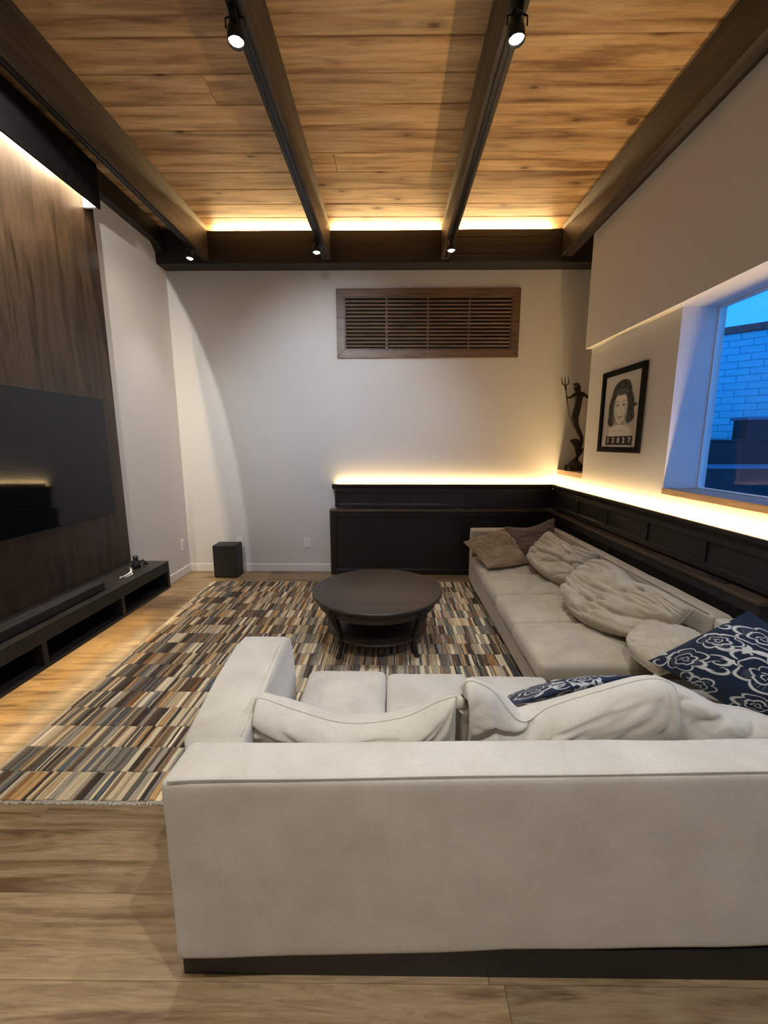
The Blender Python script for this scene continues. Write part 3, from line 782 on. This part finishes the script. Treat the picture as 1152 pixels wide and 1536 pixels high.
skin_mesh('body', nodes, edges, M['bronze'], st)
lathe('crown', [(.024, 0), (.027, .010), (.030, .024), (.027, .024), (.022, .006), (.001, .004)], M['bronze'], st, (1.905, SY, 2.082), n=10, smooth=False)
tube('hair', [(1.925, SY + .012, 2.10), (1.945, SY + .016, 2.07), (1.95, SY + .018, 2.03), (1.945, SY + .02, 2.00)], [.012, .018, .016, .006], M['bronze'], st)
tube('beard', [(1.896, SY - .02, 2.055), (1.894, SY - .028, 2.03), (1.90, SY - .02, 2.005)], [.012, .012, .003], M['bronze'], st)
tube('trident_shaft', [(1.778, SY - .04, 2.075), (1.803, SY - .035, 1.96), (1.860, SY - .03, 1.70)], .0065, M['bronze'], st)
tube('trident_shaft', [(1.786, SY - .04, 2.03), (1.779, SY - .04, 2.072)], .011, M['bronze'], st)
for k in (-1, 0, 1):
    tube('trident_prong', [(1.778, SY - .04, 2.075), (1.776 + k * .030, SY - .04, 2.095), (1.772 + k * .036, SY - .04, 2.13), (1.766 + k * .028, SY - .04, 2.175 - abs(k) * .008)], [.006, .006, .005, .001], M['bronze'], st)
def fin(name, pts, th):
    return prism(name, pts, 'Y', SY - th, SY + th, M['bronze'], st, bev=.003)
fin('tail_fluke', [(2.005, 1.515), (1.945, 1.545), (1.870, 1.525), (1.900, 1.49), (1.935, 1.455), (1.945, 1.40), (1.958, 1.345), (1.985, 1.35), (2.01, 1.42)], .012)
fin('back_fin', [(2.0, 1.42), (2.035, 1.45), (2.02, 1.39), (1.985, 1.345)], .008)
bm = bmesh.new()
bmesh.ops.create_icosphere(bm, subdivisions=4, radius=1)
for v_ in bm.verts:
    n_ = noise.noise(v_.co * 2.3) * .25; v_.co = Vector((v_.co.x * .105 * (1 + n_), v_.co.y * .09 * (1 + n_), max(v_.co.z, 0) ** 1.3 * .10 * (1 + 2 * n_)))
    v_.co += Vector((1.950, SY, 1.2055))
from_bm('rock_base', bm, M['bronze'], st, True)

# ------------------------------------------------------------------ rug
rg = thing('area_rug', 'striped wool rug of staggered brown, cream, grey and blue blocks under the round table', 'rug', (-.5, 2.8, 0))
RX1 = 0.945; RY0, RY1 = 1.492, 4.262
def rug_left(y): return -1.80 - 0.052 * (y - 1.5) 
bm = bmesh.new()
vs = [bm.verts.new(p) for p in [(rug_left(RY0) - .02, RY0, .001), (RX1, RY0, .001), (RX1, RY1, .001), (rug_left(RY1) - .02, RY1, .001)]]
f = bm.faces.new(vs); ex_ = bmesh.ops.extrude_face_region(bm, geom=[f])
for g_ in ex_['geom']:
    if isinstance(g_, bmesh.types.BMVert): g_.co.z += .006
from_bm('backing', bm, simple('rug_backing', (0.42, 0.36, 0.27), 0.95, var=.15), rg)
pal = [((.66, .55, .38), 5), ((.48, .37, .235), 5), ((.24, .165, .10), 4), ((.10, .06, .035), 4), ((.045, .032, .024), 4), ((.19, .175, .15), 3), ((.34, .31, .26), 4),
       ((.085, .10, .12), 2), ((.50, .31, .14), 3), ((.24, .115, .04), 1.5), ((.72, .64, .50), 3), ((.13, .115, .10), 3)]
pc = [c for c, w in pal]; pw_ = [w for c, w in pal]
rows = 18; V = []; F = []; C = []
bound = [RY0 + (RY1 - RY0) * k / rows for k in range(rows + 1)]
for r_ in range(rows):
    ya, yb = bound[r_] + .0025, bound[r_ + 1] - .0025
    x = rug_left((ya + yb) / 2)
    while x < RX1 - .01:
        w = random.choice([.009, .012, .015, .019, .024, .029])
        x2 = min(x + w, RX1)
        c = random.choices(pc, pw_)[0]; k = random.uniform(.82, 1.18); c = (c[0] * k * 1.08, c[1] * k, c[2] * k * .86)
        zt = .0115 + random.uniform(-.0015, .0015)
        segs = 3; base = len(V)
        wob = [random.uniform(-.0022, .0022) for _ in range(segs + 1)]; ea = random.uniform(-.003, .003); eb = random.uniform(-.003, .003)
        for s_ in range(segs + 1):
            yy = (ya + ea) + ((yb + eb) - (ya + ea)) * s_ / segs
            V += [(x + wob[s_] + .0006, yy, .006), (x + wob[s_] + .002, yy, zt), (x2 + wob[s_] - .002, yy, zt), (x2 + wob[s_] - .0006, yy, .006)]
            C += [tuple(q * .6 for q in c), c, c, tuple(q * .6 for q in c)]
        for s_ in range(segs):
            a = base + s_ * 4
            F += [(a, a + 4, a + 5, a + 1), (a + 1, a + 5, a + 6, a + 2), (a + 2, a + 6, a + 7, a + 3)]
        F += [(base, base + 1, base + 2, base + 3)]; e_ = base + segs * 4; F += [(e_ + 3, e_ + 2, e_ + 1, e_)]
        x = x2
me = bpy.data.meshes.new('stripes'); me.from_pydata(V, [], F)
ca = me.color_attributes.new('Col', 'FLOAT_COLOR', 'POINT')
ca.data.foreach_set('color', np.c_[np.array(C), np.ones(len(C))].ravel()); me.materials.append(M['rug'])
so = bpy.data.objects.new('stripes', me); link(so); setpar(so, rg); so['kind'] = 'stuff'
# knotted fringe along the near end
bm = bmesh.new(); x = rug_left(RY0)
while x < RX1:
    l_ = random.uniform(.006, .016)
    bm_box(bm, x, RY0 - l_, .001, x + .004, RY0 + .002, .006); x += random.uniform(.006, .010)
o = from_bm('fringe', bm, M['linen'], rg); o['kind'] = 'stuff'

# ------------------------------------------------------------------ round coffee table
TX, TY = -0.108, 2.945
ct = thing('coffee_table', 'round dark espresso coffee table with curved legs and a lower shelf on the rug', 'table', (TX, TY, .0125))
lathe('tabletop', [(.001, .394), (.455, .394), (.478, .399), (.484, .408), (.480, .418), (.470, .4215), (.001, .4215)], M['table'], ct, (TX, TY, 0), n=96)
lathe('apron', [(.001, .393), (.440, .393), (.438, .345), (.432, .338), (.436, .330), (.425, .320), (.405, .312), (.39, .312), (.39, .37), (.001, .37)], M['table'], ct, (TX, TY, 0), n=96)
lathe('lower_shelf', [(.001, .130), (.350, .130), (.370, .135), (.373, .143), (.365, .150), (.001, .150)], M['table'], ct, (TX, TY, 0), n=96)
for ax in (45, 135, 225, 315):
    a = R(ax + 2); ca_, sa = math.cos(a), math.sin(a)
    prof = [(.420, .385, .030), (.430, .34, .030), (.425, .30, .028), (.395, .24, .021), (.370, .17, .017), (.362, .10, .014), (.372, .05, .013), (.392, .018, .014), (.396, .0135, .014)]
    vs = []; fs = []
    tx_, ty_ = -sa, ca_
    for r_, z_, h_ in prof:
        for (dr, dt) in ((-h_, -h_), (h_, -h_ * .9), (h_, h_ * .9), (-h_, h_)):
            vs.append((TX + (r_ + dr) * ca_ + dt * tx_, TY + (r_ + dr) * sa + dt * ty_, z_))
    for i in range(len(prof) - 1):
        for k in range(4): fs.append((i * 4 + k, i * 4 + (k + 1) % 4, (i + 1) * 4 + (k + 1) % 4, (i + 1) * 4 + k))
    fs += [(3, 2, 1, 0), tuple(range(len(vs) - 4, len(vs)))]
    bm = bmesh.new(); bv = [bm.verts.new(v) for v in vs]
    for f in fs: bm.faces.new([bv[k] for k in f])
    bmesh.ops.recalc_face_normals(bm, faces=bm.faces)
    bmesh.ops.bevel(bm, geom=[e for e in bm.edges], offset=.003, segments=2, affect='EDGES')
    from_bm('leg', bm, M['table_dark'], ct, True)

# ------------------------------------------------------------------ soft things
def crease(p, q, k):
    """ridged noise for soft folds"""
    n1 = noise.noise(Vector((p * 1.0, q * 1.0, k)))
    return 1 - abs(n1) * 2

def catmull(P, t):
    """P: (n,...) control rows, t in [0,1] array"""
    n = P.shape[0]; s = np.clip(t * (n - 1), 0, n - 1 - 1e-9); i = s.astype(int); f = s - i
    Pe = np.concatenate([[2 * P[0] - P[1]], P, [2 * P[-1] - P[-2]]])
    p0, p1, p2, p3 = Pe[i], Pe[i + 1], Pe[i + 2], Pe[i + 3]
    f = f.reshape(-1, *([1] * (P.ndim - 1)))
    return .5 * ((2 * p1) + (-p0 + p2) * f + (2 * p0 - 5 * p1 + 4 * p2 - p3) * f ** 2 + (-p0 + 3 * p1 - 3 * p2 + p3) * f ** 3)

def pillow(name, ctrl, Tf, mat, parent=None, Tb=None, nu=64, nv=48, seed=0, wr=0.006, wdir=(3, 9), p=4.0, e=0.5, colorfn=None, pinch=0.0, folds=(), piping=None, pipemat=None):
    """cushion around a curved middle surface. ctrl rows go bottom to top, columns left to right."""
    Tb = Tf if Tb is None else Tb
    P = np.array(ctrl, float)
    u = np.linspace(0, 1, nu); v = np.linspace(0, 1, nv)
    # denser sampling at the rim
    u = .5 - .5 * np.cos(np.pi * u) * (0.35 + 0.65 * 1) if False else (u * .6 + (.5 - .5 * np.cos(np.pi * u)) * .4)
    v = (v * .6 + (.5 - .5 * np.cos(np.pi * v)) * .4)
    A = catmull(P, v)                        # nv, cols, 3
    S_ = catmull(np.swapaxes(A, 0, 1), u)    # nu, nv, 3
    S_ = np.swapaxes(S_, 0, 1)               # nv, nu, 3
    du = np.gradient(S_, axis=1); dv = np.gradient(S_, axis=0)
    nn = np.cross(du, dv); nn /= np.linalg.norm(nn, axis=2, keepdims=True) + 1e-9
    U, Vv = np.meshgrid(u * 2 - 1, v * 2 - 1)
    if pinch:   # sides pulled in between the corners
        c = S_.mean(axis=(0, 1))
        k = pinch * ((np.abs(U) ** 4) * (1 - Vv ** 2) + (np.abs(Vv) ** 4) * (1 - U ** 2))
        S_ = S_ + (c - S_) * k[..., None]
    prof = ((1 - np.abs(U) ** p) * (1 - np.abs(Vv) ** p)).clip(0) ** e
    edge = ((1 - U ** 2) * (1 - Vv ** 2)).clip(0) ** .25
    W = np.zeros_like(U); W2 = np.zeros_like(U)
    for j in range(nv):
        for i in range(nu):
            a, b = U[j, i] * wdir[0], Vv[j, i] * wdir[1]
            ww = noise.noise(Vector((a * .7 + seed * 3.1, b * .7, seed * 1.7)))
            w1 = min(abs(noise.noise(Vector((a + ww * 1.6, b + ww * 1.6, seed + 5.3)))) * 2.6, 1.0) ** .7
            w3 = min(abs(noise.noise(Vector((a * 2.3 + ww * 3, b * 2.1 - ww * 2, seed + 1.3)))) * 2.6, 1.0) ** .8
            W[j, i] = w1 + .28 * w3 * (1 - abs(w1 - .5)) + 1.3 * noise.noise(Vector((U[j, i] * 1.4, Vv[j, i] * 1.4, seed * 2.2))) - .8
            W2[j, i] = min(abs(noise.noise(Vector((b * .7 + 4, a * .8 + 9 + ww, seed + 8.1)))) * 2.6, 1.0) - .6
    W = W * wr * edge * 1.5; W2 = W2 * wr * edge
    for (fu, fv, ang, wd, dp, ln) in folds:      # straight-ish deep fold lines
        ca_, sa_ = math.cos(R(ang)), math.sin(R(ang))
        al = (U - fu) * ca_ + (Vv - fv) * sa_; ac = -(U - fu) * sa_ + (Vv - fv) * ca_ + .12 * al ** 2
        W -= dp * np.exp(-(ac / wd) ** 2) * (1 / (1 + np.exp((np.abs(al) - ln) * 10)))
    front = S_ + nn * (prof * Tf + W)[..., None]; back = S_ - nn * (prof * Tb + W2)[..., None]
    idx = np.arange(nu * nv).reshape(nv, nu)
    off = nu * nv
    bidx = idx + off
    inner = np.zeros((nv, nu), bool); inner[1:-1, 1:-1] = True
    b2 = np.where(inner, bidx, idx)
    # rim keeps the middle surface
    rim = ~inner; front[rim] = S_[rim]
    V_ = np.concatenate([front.reshape(-1, 3), back.reshape(-1, 3)])
    Ff = np.stack([idx[:-1, :-1], idx[:-1, 1:], idx[1:, 1:], idx[1:, :-1]], -1).reshape(-1, 4)
    Fb = np.stack([b2[:-1, :-1], b2[1:, :-1], b2[1:, 1:], b2[:-1, 1:]], -1).reshape(-1, 4)
    used = np.zeros(len(V_), bool); Fa = np.concatenate([Ff, Fb]); used[Fa.ravel()] = True
    remap = np.cumsum(used) - 1
    me = bpy.data.meshes.new(name); me.from_pydata(V_[used].tolist(), [], remap[Fa].tolist())
    me.polygons.foreach_set('use_smooth', [True] * len(me.polygons))
    if colorfn is not None:
        cc = np.concatenate([colorfn(U, Vv).reshape(-1, 3)] * 2)[used]
        ca2 = me.color_attributes.new('Col', 'FLOAT_COLOR', 'POINT')
        ca2.data.foreach_set('color', np.c_[cc, np.ones(len(cc))].ravel())
    me.materials.append(mat); me.update()
    o = bpy.data.objects.new(name, me); link(o); setpar(o, parent)
    if piping:
        st_ = 2
        ring = list(S_[0, ::st_]) + list(S_[st_::st_, -1]) + list(S_[-1, ::-1][st_::st_]) + list(S_[::-1, 0][st_:-1:st_])
        tube('piping', ring, piping, pipemat or mat, o if parent is None else o, n=6, closed=True)
    return o

def soft_block(name, P8, mat, parent=None, bev=.03, seg=4, puff=0.0, nz=0.002, cuts=14, seed=0, crown=0.0, wrk=.007):
    """P8: bottom four then top four corners (counter-clockwise). rounded, slightly uneven block"""
    bm = bmesh.new(); v = [bm.verts.new(p_) for p_ in P8]
    for f in ((3, 2, 1, 0), (4, 5, 6, 7), (0, 1, 5, 4), (1, 2, 6, 5), (2, 3, 7, 6), (3, 0, 4, 7)): bm.faces.new([v[i] for i in f])
    bmesh.ops.recalc_face_normals(bm, faces=bm.faces)
    bmesh.ops.bevel(bm, geom=list(bm.edges), offset=bev, segments=seg, profile=.5, affect='EDGES')
    big = [e for e in bm.edges if e.calc_length() > bev * 3]
    bmesh.ops.subdivide_edges(bm, edges=big, cuts=cuts, use_grid_fill=True)
    c = sum((Vector(p_) for p_ in P8), Vector()) / 8
    sx = max(p_[0] for p_ in P8) - min(p_[0] for p_ in P8); sy = max(p_[1] for p_ in P8) - min(p_[1] for p_ in P8); zt = max(p_[2] for p_ in P8)
    bm.normal_update()
    for w in bm.verts:
        n_ = noise.noise(w.co * 4 + Vector((seed, 0, 0))) + .5 * noise.noise(w.co * 11 + Vector((0, seed, 0)))
        w.co += w.normal * n_ * nz
        if crown:
            a = min(1, abs((w.co.x - c.x) / (sx / 2))); b_ = min(1, abs((w.co.y - c.y) / (sy / 2)))
            if w.co.z > c.z:
                wq = noise.noise(Vector((w.co.x * 3, w.co.y * 3, seed + 2)))
                cr = min(abs(noise.noise(Vector((w.co.x * 2.6 + wq, w.co.y * 7.5 + wq * 2, seed)))) * 2.8, 1) ** .7
                w.co.z += crown * (1 - a ** 3) * (1 - b_ ** 3) + wrk * (cr - .5) * (1 - a ** 6) * (1 - b_ ** 6)
    o = from_bm(name, bm, mat, parent, True)
    return o

def quad8(a, b, c, d_, z0, z1):
    return [(p_[0], p_[1], z0) for p_ in (a, b, c, d_)] + [(p_[0], p_[1], z1) for p_ in (a, b, c, d_)]

# ---- near sofa: its back is turned to us
s1 = thing('sofa', 'beige microfibre sofa section with its back to the viewer, nearest the camera', 'sofa', (0.5, 1.4, 0))
def yb_(x): return 0.893 + 0.0275 * (x + .59)
soft_block('backrest', quad8((-.590, yb_(-.59)), (1.72, yb_(1.72)), (1.71, yb_(1.72) + .13), (-.575, yb_(-.59) + .150), .100, .662), M['linen'], s1, bev=.022, seg=4, nz=.004, cuts=22, seed=3)
# arm: profile with rounded front, splayed slightly outward
def arm_mesh(name, parent):
    prof = [(1.052, .10), (1.052, .660), (1.35, .662), (1.62, .655), (1.72, .640), (1.79, .600), (1.835, .54), (1.862, .46), (1.875, .36), (1.875, .20), (1.865, .10)]
    bm = bmesh.new()
    def xo(y): return -.590 - .088 * (y - .9) / .93
    def xi(y): return -.420 - .056 * (y - 1.04) / .80
    v0 = [bm.verts.new((xo(y), y, z)) for y, z in prof]; v1 = [bm.verts.new((xi(y), y, z)) for y, z in prof]
    f0 = bm.faces.new(v0); f1 = bm.faces.new(v1[::-1]); n = len(prof)
    for i in range(n): bm.faces.new([v0[i], v1[i], v1[(i + 1) % n], v0[(i + 1) % n]])
    bmesh.ops.bevel(bm, geom=list(f0.edges) + list(f1.edges), offset=.016, segments=4, profile=.5, affect='EDGES')
    return from_bm(name, bm, M['linen'], parent, True)
arm_mesh('armrest', s1)
box('seat_base', -.44, 1.05, .10, 1.56, 1.84, .26, M['linen'], s1, bev=.01)
pl_ = boxes('plinth', [(-.592, .932, 0.0, 1.66, 1.47, .099), (-.592, 1.47, 0.0135, 1.66, 1.80, .099)], M['black_paint'], s1)
ex2 = [-.415, -.025, .368, .757, 1.56]
for k in range(4):
    a, b_ = ex2[k] + .003, ex2[k + 1] - .003
    yf = 1.905 - .02 * k
    soft_block('seat_cushion', quad8((a, 1.10), (b_, 1.10), (b_, yf), (a, yf), .262, .372), M['linen'], s1, bev=.028, seg=4, nz=.003, cuts=30, seed=10 + k, crown=.028, wrk=.008)
soft_block('side_back', quad8((1.585, 1.10), (1.712, 1.10), (1.695, 1.912), (1.58, 1.912), .10, .655), M['linen'], s1, bev=.020, seg=4, nz=.003, cuts=12, seed=6)
# top stitching along the back and arm
tube('piping', [(-.583 + .02, yb_(-.58) + .003, .661)] + [(x, yb_(x) + .004, .6635 + .0012 * math.sin(x * 9)) for x in np.linspace(-.5, 1.70, 30)], .0028, M['linen'], s1, n=6)
tube('piping', [(-.424 - .056 * (y - 1.04) / .8 - .012, y, .6615) for y in np.linspace(1.06, 1.6, 12)], .0025, M['linen'], s1, n=6)

# ---- long sofa under the window wall
s2 = thing('sofa', 'long beige sofa section along the black wainscot below the window', 'sofa', (1.25, 3, 0))
def xo2(y): return 1.722 - .028 * (y - 1.0) / 1.0 
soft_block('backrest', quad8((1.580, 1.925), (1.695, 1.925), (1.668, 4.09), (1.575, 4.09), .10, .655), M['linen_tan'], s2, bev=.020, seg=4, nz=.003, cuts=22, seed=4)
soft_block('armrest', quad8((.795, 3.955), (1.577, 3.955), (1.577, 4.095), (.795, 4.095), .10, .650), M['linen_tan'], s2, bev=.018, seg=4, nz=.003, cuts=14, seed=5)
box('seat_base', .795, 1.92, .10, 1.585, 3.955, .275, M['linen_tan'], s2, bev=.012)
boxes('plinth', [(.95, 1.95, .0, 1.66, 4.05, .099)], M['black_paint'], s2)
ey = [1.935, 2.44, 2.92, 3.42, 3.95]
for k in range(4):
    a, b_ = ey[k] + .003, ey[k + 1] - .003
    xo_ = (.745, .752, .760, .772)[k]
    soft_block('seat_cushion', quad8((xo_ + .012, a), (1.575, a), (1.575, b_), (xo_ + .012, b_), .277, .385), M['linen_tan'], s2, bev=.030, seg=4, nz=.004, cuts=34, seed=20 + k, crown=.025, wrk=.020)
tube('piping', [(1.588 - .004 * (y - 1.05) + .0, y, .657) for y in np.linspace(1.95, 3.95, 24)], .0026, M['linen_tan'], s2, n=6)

def back_cushion(label, cols, Tf=.085, Tb=.07, seed=1, wr=.008, folds=(), mat='linen', cat='cushion', grp=None, **kw):
    """cols: list of (x, ytop, ztop, ymid, zmid, ybot, zbot)"""
    ctrl = [[(c[0], c[5], c[6]) for c in cols], [(c[0], c[3], c[4]) for c in cols], [(c[0], c[1], c[2]) for c in cols]]
    o = pillow('back_cushion', ctrl, Tf, M[mat], None, Tb, seed=seed, wr=wr, folds=folds, piping=.003, pipemat=M[mat], **kw)
    tag(o, label, cat, grp); return o
G1 = 'loose back cushions of the near sofa'
back_cushion('slouched beige back cushion at the left end of the near sofa',
    [(-.415, 1.19, .60, 1.20, .54, 1.20, .44), (-.425, 1.18, .700, 1.20, .57, 1.20, .43), (-.30, 1.185, .655, 1.20, .55, 1.20, .43), (-.145, 1.19, .608, 1.205, .52, 1.21, .43),
     (.03, 1.19, .628, 1.20, .54, 1.20, .43), (.15, 1.185, .690, 1.20, .56, 1.20, .43), (.205, 1.18, .712, 1.20, .57, 1.20, .44)], seed=2, grp=G1, nu=90, wdir=(2.6, 2), wr=.010,
    folds=((-.6, .5, -25, .06, .02, .35), (.55, .4, 60, .05, .018, .4)))
back_cushion('folded beige back cushion in the middle of the near sofa',
    [(.225, 1.19, .66, 1.20, .56, 1.20, .44), (.235, 1.175, .765, 1.20, .60, 1.20, .43), (.315, 1.175, .735, 1.20, .58, 1.20, .43), (.405, 1.16, .640, 1.21, .54, 1.20, .43), (.50, 1.19, .668, 1.20, .56, 1.20, .43),
     (.64, 1.19, .720, 1.20, .58, 1.20, .43), (.80, 1.185, .772, 1.20, .60, 1.20, .43), (.875, 1.18, .755, 1.20, .59, 1.20, .43), (.90, 1.18, .70, 1.20, .57, 1.20, .45)], seed=5, grp=G1, nu=110, wdir=(3.4, 1.6), wr=.009,
    folds=((-.42, .55, 62, .035, .055, .5), (-.1, .6, 20, .04, .008, .5)))
back_cushion('beige back cushion at the right end of the near sofa, below the large floral pillow',
    [(.875, 1.27, .735, 1.25, .57, 1.25, .44), (1.0, 1.27, .680, 1.25, .55, 1.25, .43), (1.10, 1.265, .628, 1.25, .53, 1.25, .43), (1.20, 1.26, .612, 1.25, .52, 1.25, .43), (1.32, 1.26, .575, 1.25, .51, 1.25, .43), (1.50, 1.25, .55, 1.25, .50, 1.25, .43)], seed=8, grp=G1, nu=90, wdir=(2.4, 1.6), wr=.010)

# ---- pillows on the long sofa
tp = pillow('throw_pillow', [[(.835, 3.44, .425), (1.05, 3.46, .43), (1.235, 3.56, .435)], [(.755, 3.66, .50), (.98, 3.70, .53), (1.19, 3.76, .55)], [(.690, 3.85, .555), (.90, 3.90, .62), (1.12, 3.93, .680)]],
            .060, M['tan'], seed=11, wr=.016, p=2.8, e=.65, pinch=.06, piping=.004, pipemat=M['tan'], wdir=(3, 3), folds=((.1, -.1, 20, .08, .02, .5),))
tag(tp, 'crumpled tan velvet throw pillow in the far corner of the long sofa', 'pillow')
dp = pillow('throw_pillow', [[(1.16, 3.74, .425), (1.36, 3.72, .42), (1.535, 3.70, .43)], [(1.13, 3.82, .56), (1.34, 3.79, .57), (1.54, 3.77, .60)], [(1.095, 3.90, .695), (1.32, 3.88, .700), (1.545, 3.85, .790)]],
            .055, M['taupe'], seed=12, wr=.011, p=2.8, e=.65, pinch=.07, piping=.006, pipemat=M['pipe_dark'], wdir=(3, 3))
tag(dp, 'dark taupe velvet pillow with corded edge behind the tan pillow', 'pillow')
def sofa_cushion(label, ctrl, seed, T_=.085, wr=.012, folds=(), wd=(1.6, 2.6), mat='linen_tan', p=7.0, e=.42, **kw):
    o = pillow('back_cushion', ctrl, T_, M[mat], None, T_ * .8, nu=80, nv=70, seed=seed, wr=wr, p=p, e=e, folds=folds, wdir=wd, piping=.003, pipemat=M[mat], **kw)
    tag(o, label, 'cushion', 'loose back cushions of the long sofa')
# rows: bottom edge to top edge; columns far to near
sofa_cushion('crumpled beige cushion next to the dark taupe pillow on the long sofa',
    [[(1.22, 3.56, .46), (1.22, 3.36, .44), (1.25, 3.12, .43), (1.33, 2.92, .44)], [(1.34, 3.62, .56), (1.34, 3.38, .56), (1.38, 3.12, .56), (1.44, 2.92, .56)], [(1.49, 3.68, .665), (1.46, 3.42, .665), (1.49, 3.12, .645), (1.52, 2.93, .695)]], 31, .095, .022,
    folds=((0, -.15, 5, .06, .03, .7), (.2, .35, -12, .05, .02, .5)))
sofa_cushion('large crumpled beige cushion in the middle of the long sofa',
    [[(1.18, 2.68, .47), (1.14, 2.50, .44), (1.16, 2.34, .43), (1.23, 2.20, .43), (1.34, 2.09, .45)], [(1.30, 2.76, .57), (1.28, 2.53, .56), (1.31, 2.35, .54), (1.37, 2.16, .55), (1.45, 1.99, .57)], [(1.42, 2.80, .660), (1.45, 2.58, .705), (1.48, 2.37, .655), (1.50, 2.17, .680), (1.52, 1.97, .670)]], 33, .095, .024,
    folds=((0, .1, 8, .05, .025, .6), (.3, .5, 60, .04, .03, .3), (-.2, -.4, 4, .06, .02, .6)))
sofa_cushion('small pale cushion lying on the seat beside the large floral pillow',
    [[(1.22, 1.99, .47), (1.19, 1.88, .46), (1.22, 1.74, .45)], [(1.33, 2.07, .52), (1.34, 1.92, .53), (1.38, 1.74, .52)], [(1.46, 2.12, .52), (1.50, 1.94, .54), (1.54, 1.76, .54)]], 35, .055, .010, wd=(2, 3))
sofa_cushion('beige cushion half hidden behind the large floral pillow, against the sofa back',
    [[(1.52, 1.86, .50), (1.50, 1.66, .48), (1.52, 1.45, .48)], [(1.545, 1.86, .58), (1.53, 1.66, .60), (1.55, 1.45, .58)], [(1.56, 1.83, .640), (1.56, 1.66, .69), (1.575, 1.45, .68)]], 36, .04, .006, wd=(2, 3))

# floral print
def floral(seed, navy=(.010, .017, .034), pale=(.50, .48, .44)):
    rs = random.Random(seed)
    flowers = []; 
    spots_ = [(-.05, -.05, .34), (.62, .55, .30), (-.62, .55, .30), (.55, -.60, .34), (-.60, -.62, .26), (.05, .72, .24), (0.98, 0.0, .26), (-.95, .0, .24), (0.05, -.85, .22)]
    for x, y, r_ in spots_: flowers.append((x + rs.uniform(-.05, .05), y + rs.uniform(-.05, .05), r_, rs.uniform(0, 6.28), rs.choice([5, 5, 6])))
    scr = [(rs.uniform(-1, 1), rs.uniform(-1, 1), rs.uniform(.10, .22), rs.uniform(0, 6.28), rs.choice([-1, 1])) for _ in range(26)]
    def fn(U, V_):
        m_ = np.zeros_like(U); free = np.ones_like(U)
        def line(dist, w): return np.clip(1.5 - 1.5 * np.abs(dist) / w, 0, 1)
        for x, y, r_, ph, k in flowers:
            dx, dy = U - x, V_ - y; rr = np.hypot(dx, dy); th = np.arctan2(dy, dx) + ph
            wob = .10 * np.sin(th * 2 + ph * 3) + .05 * np.sin(th * 7 + ph)
            lob = r_ * (.70 + .28 * np.abs(np.cos(th * k / 2 + .3 * np.sin(rr * 14))) ** .5 + wob)
            inside = rr < lob * 1.12
            wid = .012 + .026 * (.5 + .5 * np.sin(th * 2 + ph))
            mm = line(rr - lob, wid)
            lob2 = r_ * (.36 + .16 * np.abs(np.cos(th * 2.5 + 1.2)) ** .6 + .5 * wob)
            mm = np.maximum(mm, line(rr - lob2, .010 + .014 * (.5 + .5 * np.cos(th))))
            mm = np.maximum(mm, line(rr - r_ * (.10 + .14 * ((th * .5) % 1)), .012))
            hatch = line(np.sin(th * 17 + rr * 9), .30) * (rr > lob2 * 1.12) * (rr < lob * .80) * (np.sin(th * k * .5 + 1) > .1)
            mm = np.maximum(mm, hatch * .45)
            m_ = np.where(inside, mm, m_); free = np.where(inside, 0, free)
        for x, y, r_, ph, sg_ in scr:
            dx, dy = U - x, V_ - y; rr = np.hypot(dx, dy); th = (np.arctan2(dy, dx) * sg_ + ph) % (2 * np.pi)
            sp_ = r_ * (.2 + .8 * th / (2 * np.pi))
            w = .008 + .026 * np.sin(th / 2) ** 2
            mm = line(rr - sp_, w) * (rr < r_ * 1.3)
            leaf = (np.abs(rr - r_ * 1.35) < .05 * np.maximum(0, np.sin(th * 2))) * (th < 1.57) * 1.0
            m_ = np.maximum(m_, np.maximum(mm, leaf) * free)
        m_ = m_[..., None]
        return np.array(navy) * (1 - m_) + np.array(pale) * m_
    return fn
bp = pillow('throw_pillow', [[(1.355, 1.375, .46), (1.53, 1.30, .50), (1.70, 1.20, .55)], [(1.255, 1.56, .50), (1.44, 1.46, .62), (1.60, 1.38, .70)], [(1.185, 1.765, .505), (1.32, 1.68, .68), (1.475, 1.615, .815)]],
            .085, M['floral'], nu=300, nv=300, seed=41, wr=.002, p=2.5, e=.75, pinch=.05, colorfn=floral(4), wdir=(1.2, 1.2))
tag(bp, 'large navy pillow with pale floral print in the corner of the sofas', 'pillow')
bp2 = pillow('throw_pillow', [[(.50, 1.60, .44), (.75, 1.60, .44), (.96, 1.62, .45)], [(.45, 1.48, .50), (.70, 1.46, .56), (.965, 1.50, .55)], [(.440, 1.335, .575), (.70, 1.36, .640), (.955, 1.44, .635)]],
             .035, M['floral'], nu=200, nv=160, seed=43, wr=.002, p=2.5, e=.75, pinch=.03, colorfn=floral(9), wdir=(1.2, 1.2))
tag(bp2, 'navy floral pillow mostly hidden behind the folded middle cushion', 'pillow')
